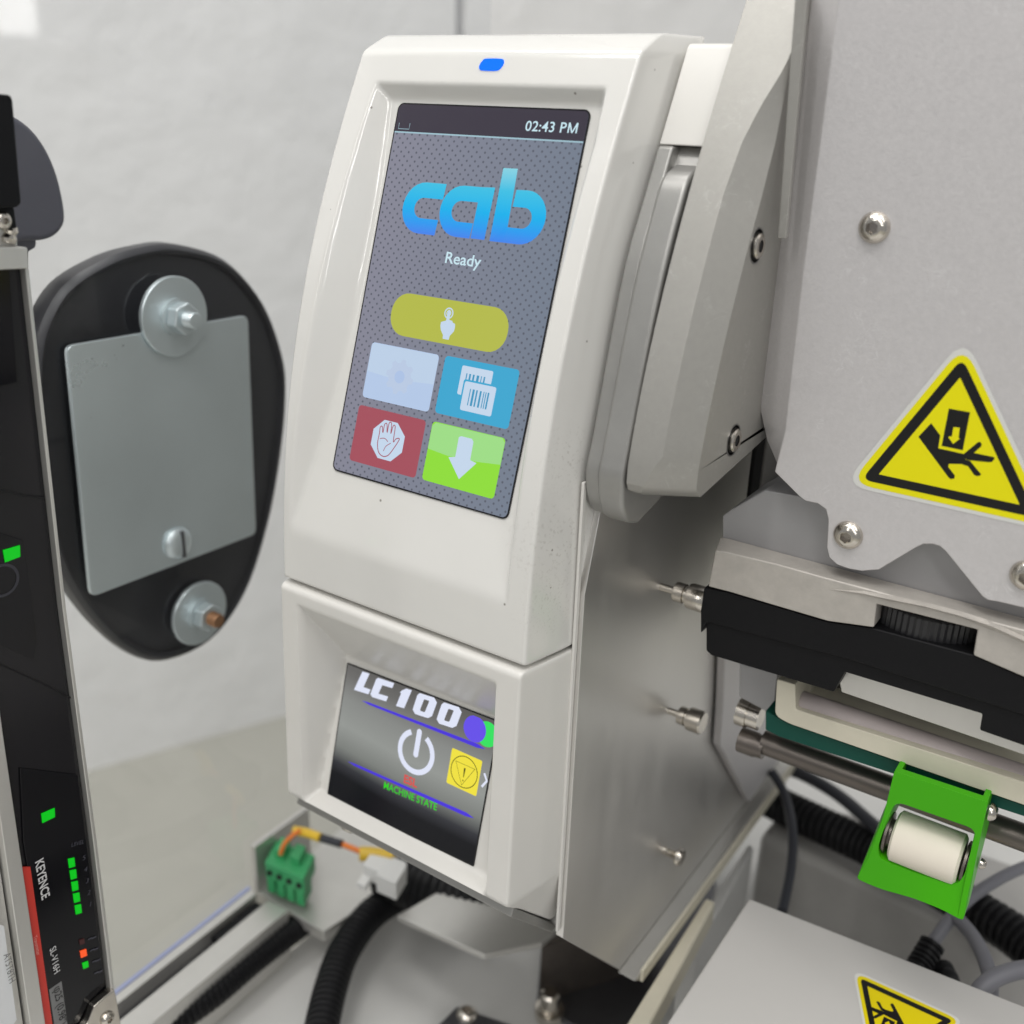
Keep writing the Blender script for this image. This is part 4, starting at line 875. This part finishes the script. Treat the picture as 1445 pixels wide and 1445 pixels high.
# grey rounded handle behind the light curtain
hn = thing('grey_handle', 'slate grey rounded plastic grip end behind the top of the light curtain', 'handle', (-330, 170, -40))
HP = [(-30, 150), (12, 160), (42, 178), (66, 208), (84, 250), (94, 300), (90, 322), (72, 337), (40, 340), (-30, 330)]
prism('grip', crom(pts(HP, 'x', gx-12), 4, True), (-30, 0, 0), M['slate_plastic'], hn, 5, 4)
prism('stem', pts([(22, 330), (54, 338), (52, 352), (42, 354), (40, 400), (52, 470), (20, 470)], 'x', gx-16), (-14, 0, 0), M['slate_plastic'], hn, 2)

# ================================================================== light curtain
KX = -240.0
lc_ = thing('light_curtain', 'black safety light curtain in a silver housing with green and orange indicator lights', 'light curtain', at(95, 1500, 'x', KX))
def K(L, dx=0): return [p+np.array([dx, 0, 0]) for p in pts(L, 'x', KX)]
# pixel edges of the black front: left and right run down the picture
def kr(y): return np.interp(y, [340, 865, 1180, 1393, 1480], [28, 86, 128, 154, 165])
def kl(y): return np.interp(y, [340, 1023, 1180, 1445, 1500], [-95, 0, 23, 62, 70])
def strip(name, y0, y1, f0, f1, x0, x1, m, bev=.3, steps=8):
    ys_ = np.linspace(y0, y1, steps); L = [(f0(y), y) for y in ys_]+[(f1(y), y) for y in ys_[::-1]]
    return prism(name, K(L, x0), (x1-x0, 0, 0), m, lc_, bev)
strip('front_window', 372, 1500, kl, kr, -1.2, -14, M['black_satin'])
strip('housing_edge', 378, 1500, lambda y: kr(y)+.2, lambda y: kr(y)+5.5, 1.0, -34, M['silver'])
strip('housing_edge', 700, 1500, lambda y: kl(y)-22, kl, 1.0, -34, M['silver'])
strip('housing_edge', 700, 1500, lambda y: kl(y)-60, lambda y: kl(y)-24, -2.0, -34, M['silver'])
strip('housing_back', 380, 1500, lambda y: kl(y)-55, lambda y: kr(y)+4, -15, -34, M['silver'])
# glossy insets in the black face
prism('lens_window', K([(-60, 352), (-10, 352), (14, 356), (27, 540), (-5, 548), (-60, 548)], -1.1), (.5, 0, 0), M['black_gloss'], lc_, .2)
prism('seam', K([(-40, 686), (0, 690), (40, 700), (66, 702), (66.5, 705), (40, 703), (0, 693), (-40, 689)], -1.0), (.2, 0, 0), M['rubber'], lc_)
prism('lens_window', K([(-60, 748), (0, 752), (35, 763), (45, 830), (54, 902), (50, 932), (0, 909), (-60, 905)], -1.1), (.5, 0, 0), M['black_gloss'], lc_, .2)
prism('seam', K([(-20, 930), (0, 936), (60, 963), (103, 985), (103.5, 988), (60, 966), (0, 939), (-20, 933)], -1.0), (.2, 0, 0), M['rubber'], lc_)
prism('lens_window', K([(30, 1085), (112, 1095), (150, 1392), (128, 1414), (112, 1445), (75, 1445), (35, 1190)], -1.1), (.5, 0, 0), M['black_gloss'], lc_, .2)
GRN = glow('led_green', '00b818', 1.1); ORG = glow('led_orange', 'ff5a24', 1.0); RD = mat('led_off', (.06, .01, .01), .3)
prism('indicator_light', K([(5.5, 777), (29, 770), (29.5, 786), (8.5, 794)], -.55), (.3, 0, 0), GRN, lc_)
prism('indicator_light', K([(59.6, 1149), (78, 1141), (78.5, 1153.5), (61, 1162)], -.55), (.3, 0, 0), GRN, lc_)
for k in range(5):
    x, y = 97.2+2.35*k, 1213+16.4*k
    prism('indicator_light', K([(x, y), (x+8.6, y-2), (x+9.8, y+10), (x+1.6, y+12.6)], -.55), (.3, 0, 0), GRN, lc_)
prism('indicator_light', K([(114, 1343), (122.5, 1340), (123.8, 1349), (115.6, 1352.5)], -.55), (.3, 0, 0), ORG, lc_)
prism('indicator_light', K([(117.2, 1360), (125, 1357), (126, 1365), (118.8, 1368)], -.55), (.3, 0, 0), GRN, lc_)
prism('indicator_light', K([(112.5, 1327), (119.5, 1325), (120.5, 1332), (114, 1334)], -.55), (.3, 0, 0), RD, lc_)
prism('red_stripe', K([(31.5, 1225), (44, 1224), (77, 1460), (65, 1460)], -.9), (.5, 0, 0), M['red_print'], lc_)
prism('range_label', K([(70.6, 1398), (88, 1386), (98, 1460), (80, 1460)], -.9), (.5, 0, 0), M['grey_print'], lc_)
# lettering runs down the face
dn = at(68, 1300, 'x', KX)-at(53, 1217, 'x', KX); dn /= np.linalg.norm(dn); rt_ = np.cross(np.array([1.0, 0, 0]), dn)
if rt_[1] < 0: rt_ = -rt_
def kfr(px, py): return Frame(at(px, py, 'x', KX), dn, -rt_, (1, 0, 0))
text('brand_text', kfr(50.5, 1217), 'KEYENCE', 0, 0, 2.55, -.35, M['pale_print'], lc_, sx=.90, bold=.02)
text('type_text', kfr(71, 1340), 'SL-V16H', 0, 0, 2.0, -.35, M['pale_print'], lc_, sx=.98, bold=.008)
text('role_text', kfr(48.0, 1323), 'Transmitter', 0, 0, 1.15, -.35, M['red_faint'], lc_, sx=.9)
text('range_text', kfr(76.5, 1396), '\u03c625 (0.98")', 0, 0, 2.3, -.35, M['black_ink'], lc_, sx=1.0, bold=.01)
ucr = at(125, 1185, 'x', KX)-at(100, 1192, 'x', KX); ucr /= np.linalg.norm(ucr); vcr = np.cross(np.array([1.0, 0, 0]), ucr); vcr = vcr if vcr[2] < 0 else -vcr
def kf2(px, py): return Frame(at(px, py, 'x', KX), ucr, vcr, (1, 0, 0))
text('level_text', kf2(101, 1196), 'LEVEL', 0, 0, 1.3, -.35, M['faint_print'], lc_, sx=.9)
for k in range(5): text('level_number', kf2(117+2.2*k, 1215+16.4*k), str(5-k), 0, 0, 1.6, -.35, M['faint_print'], lc_)
for k in range(4): art('status_label', kf2(125+3*k, 1328+16*k), stroke([(0, -.3), (1.1, -.45), (1.6, -.2), (2.9, -.35)], .5), -.35, M['faint_print'], lc_)
# round icon beside the upper light
fr_k = Frame(at(5, 820, 'x', KX), (0, 1, 0), (0, 0, -1), (1, 0, 0))
art('ring_icon', fr_k, stroke(arc(0, 0, 4.2, 0, 360, 30), .8), -.5, mat('ring_grey', (.03, .03, .04), .4), lc_)
# label on the far left flank
prism('barcode_label', K([(-14, 1300), (2, 1304), (20, 1436), (4, 1460), (-14, 1460)], 1.05), (.2, 0, 0), M['paper'], lc_)
text('barcode_text', kfr(1, 1345), 'AT5T8TH', 0, 0, 2.0, 1.4, M['grey_print'], lc_, sx=.9)
# top cap, connector and clip
prism('top_cap', K([(-60, 128), (0, 133), (6, 134), (8.5, 142), (21, 286), (14, 292), (-60, 292)], 3), (-30, 0, 0), M['black_plastic'], lc_, .6)
prism('cap_base', K([(-60, 292), (17, 292), (21, 322), (-60, 324)], 1), (-26, 0, 0), M['black_plastic'], lc_, .4)
screw('screw', at(4, 311, 'x', KX+1), (1, 0, 0), 2.1, 1.2, lc_)
prism('clip_neck', K([(-50, 322), (22, 322), (25, 338), (32, 341), (32, 350), (-50, 350)], -2), (-20, 0, 0), M['silver'], lc_, .4)
lathe('clip_stud', at(13, 333, 'x', KX-2), (0, .35, 1), [(-1.8, 1.6), (-.6, 1.9), (.4, 1.4), (1.2, 1.9), (2.4, 1.5)], M['steel'], lc_, 20)
prism('mounting_clip', K([(-50, 346), (33, 348), (35, 378), (-50, 382)], 2), (-33, 0, 0), M['silver'], lc_, .5)
prism('mounting_clip', K([(156, 1392), (140, 1404), (127, 1416), (119, 1436), (112, 1446), (112, 1500), (175, 1500), (160, 1410)], 2.2), (-3, 0, 0), M['steel'], lc_, .4)
screw('screw', at(151, 1437, 'x', KX+2.2), (1, 0, 0), 2.4, 1.6, lc_)
for o in bpy.data.objects:
    if '_b' in o: del o['_b']
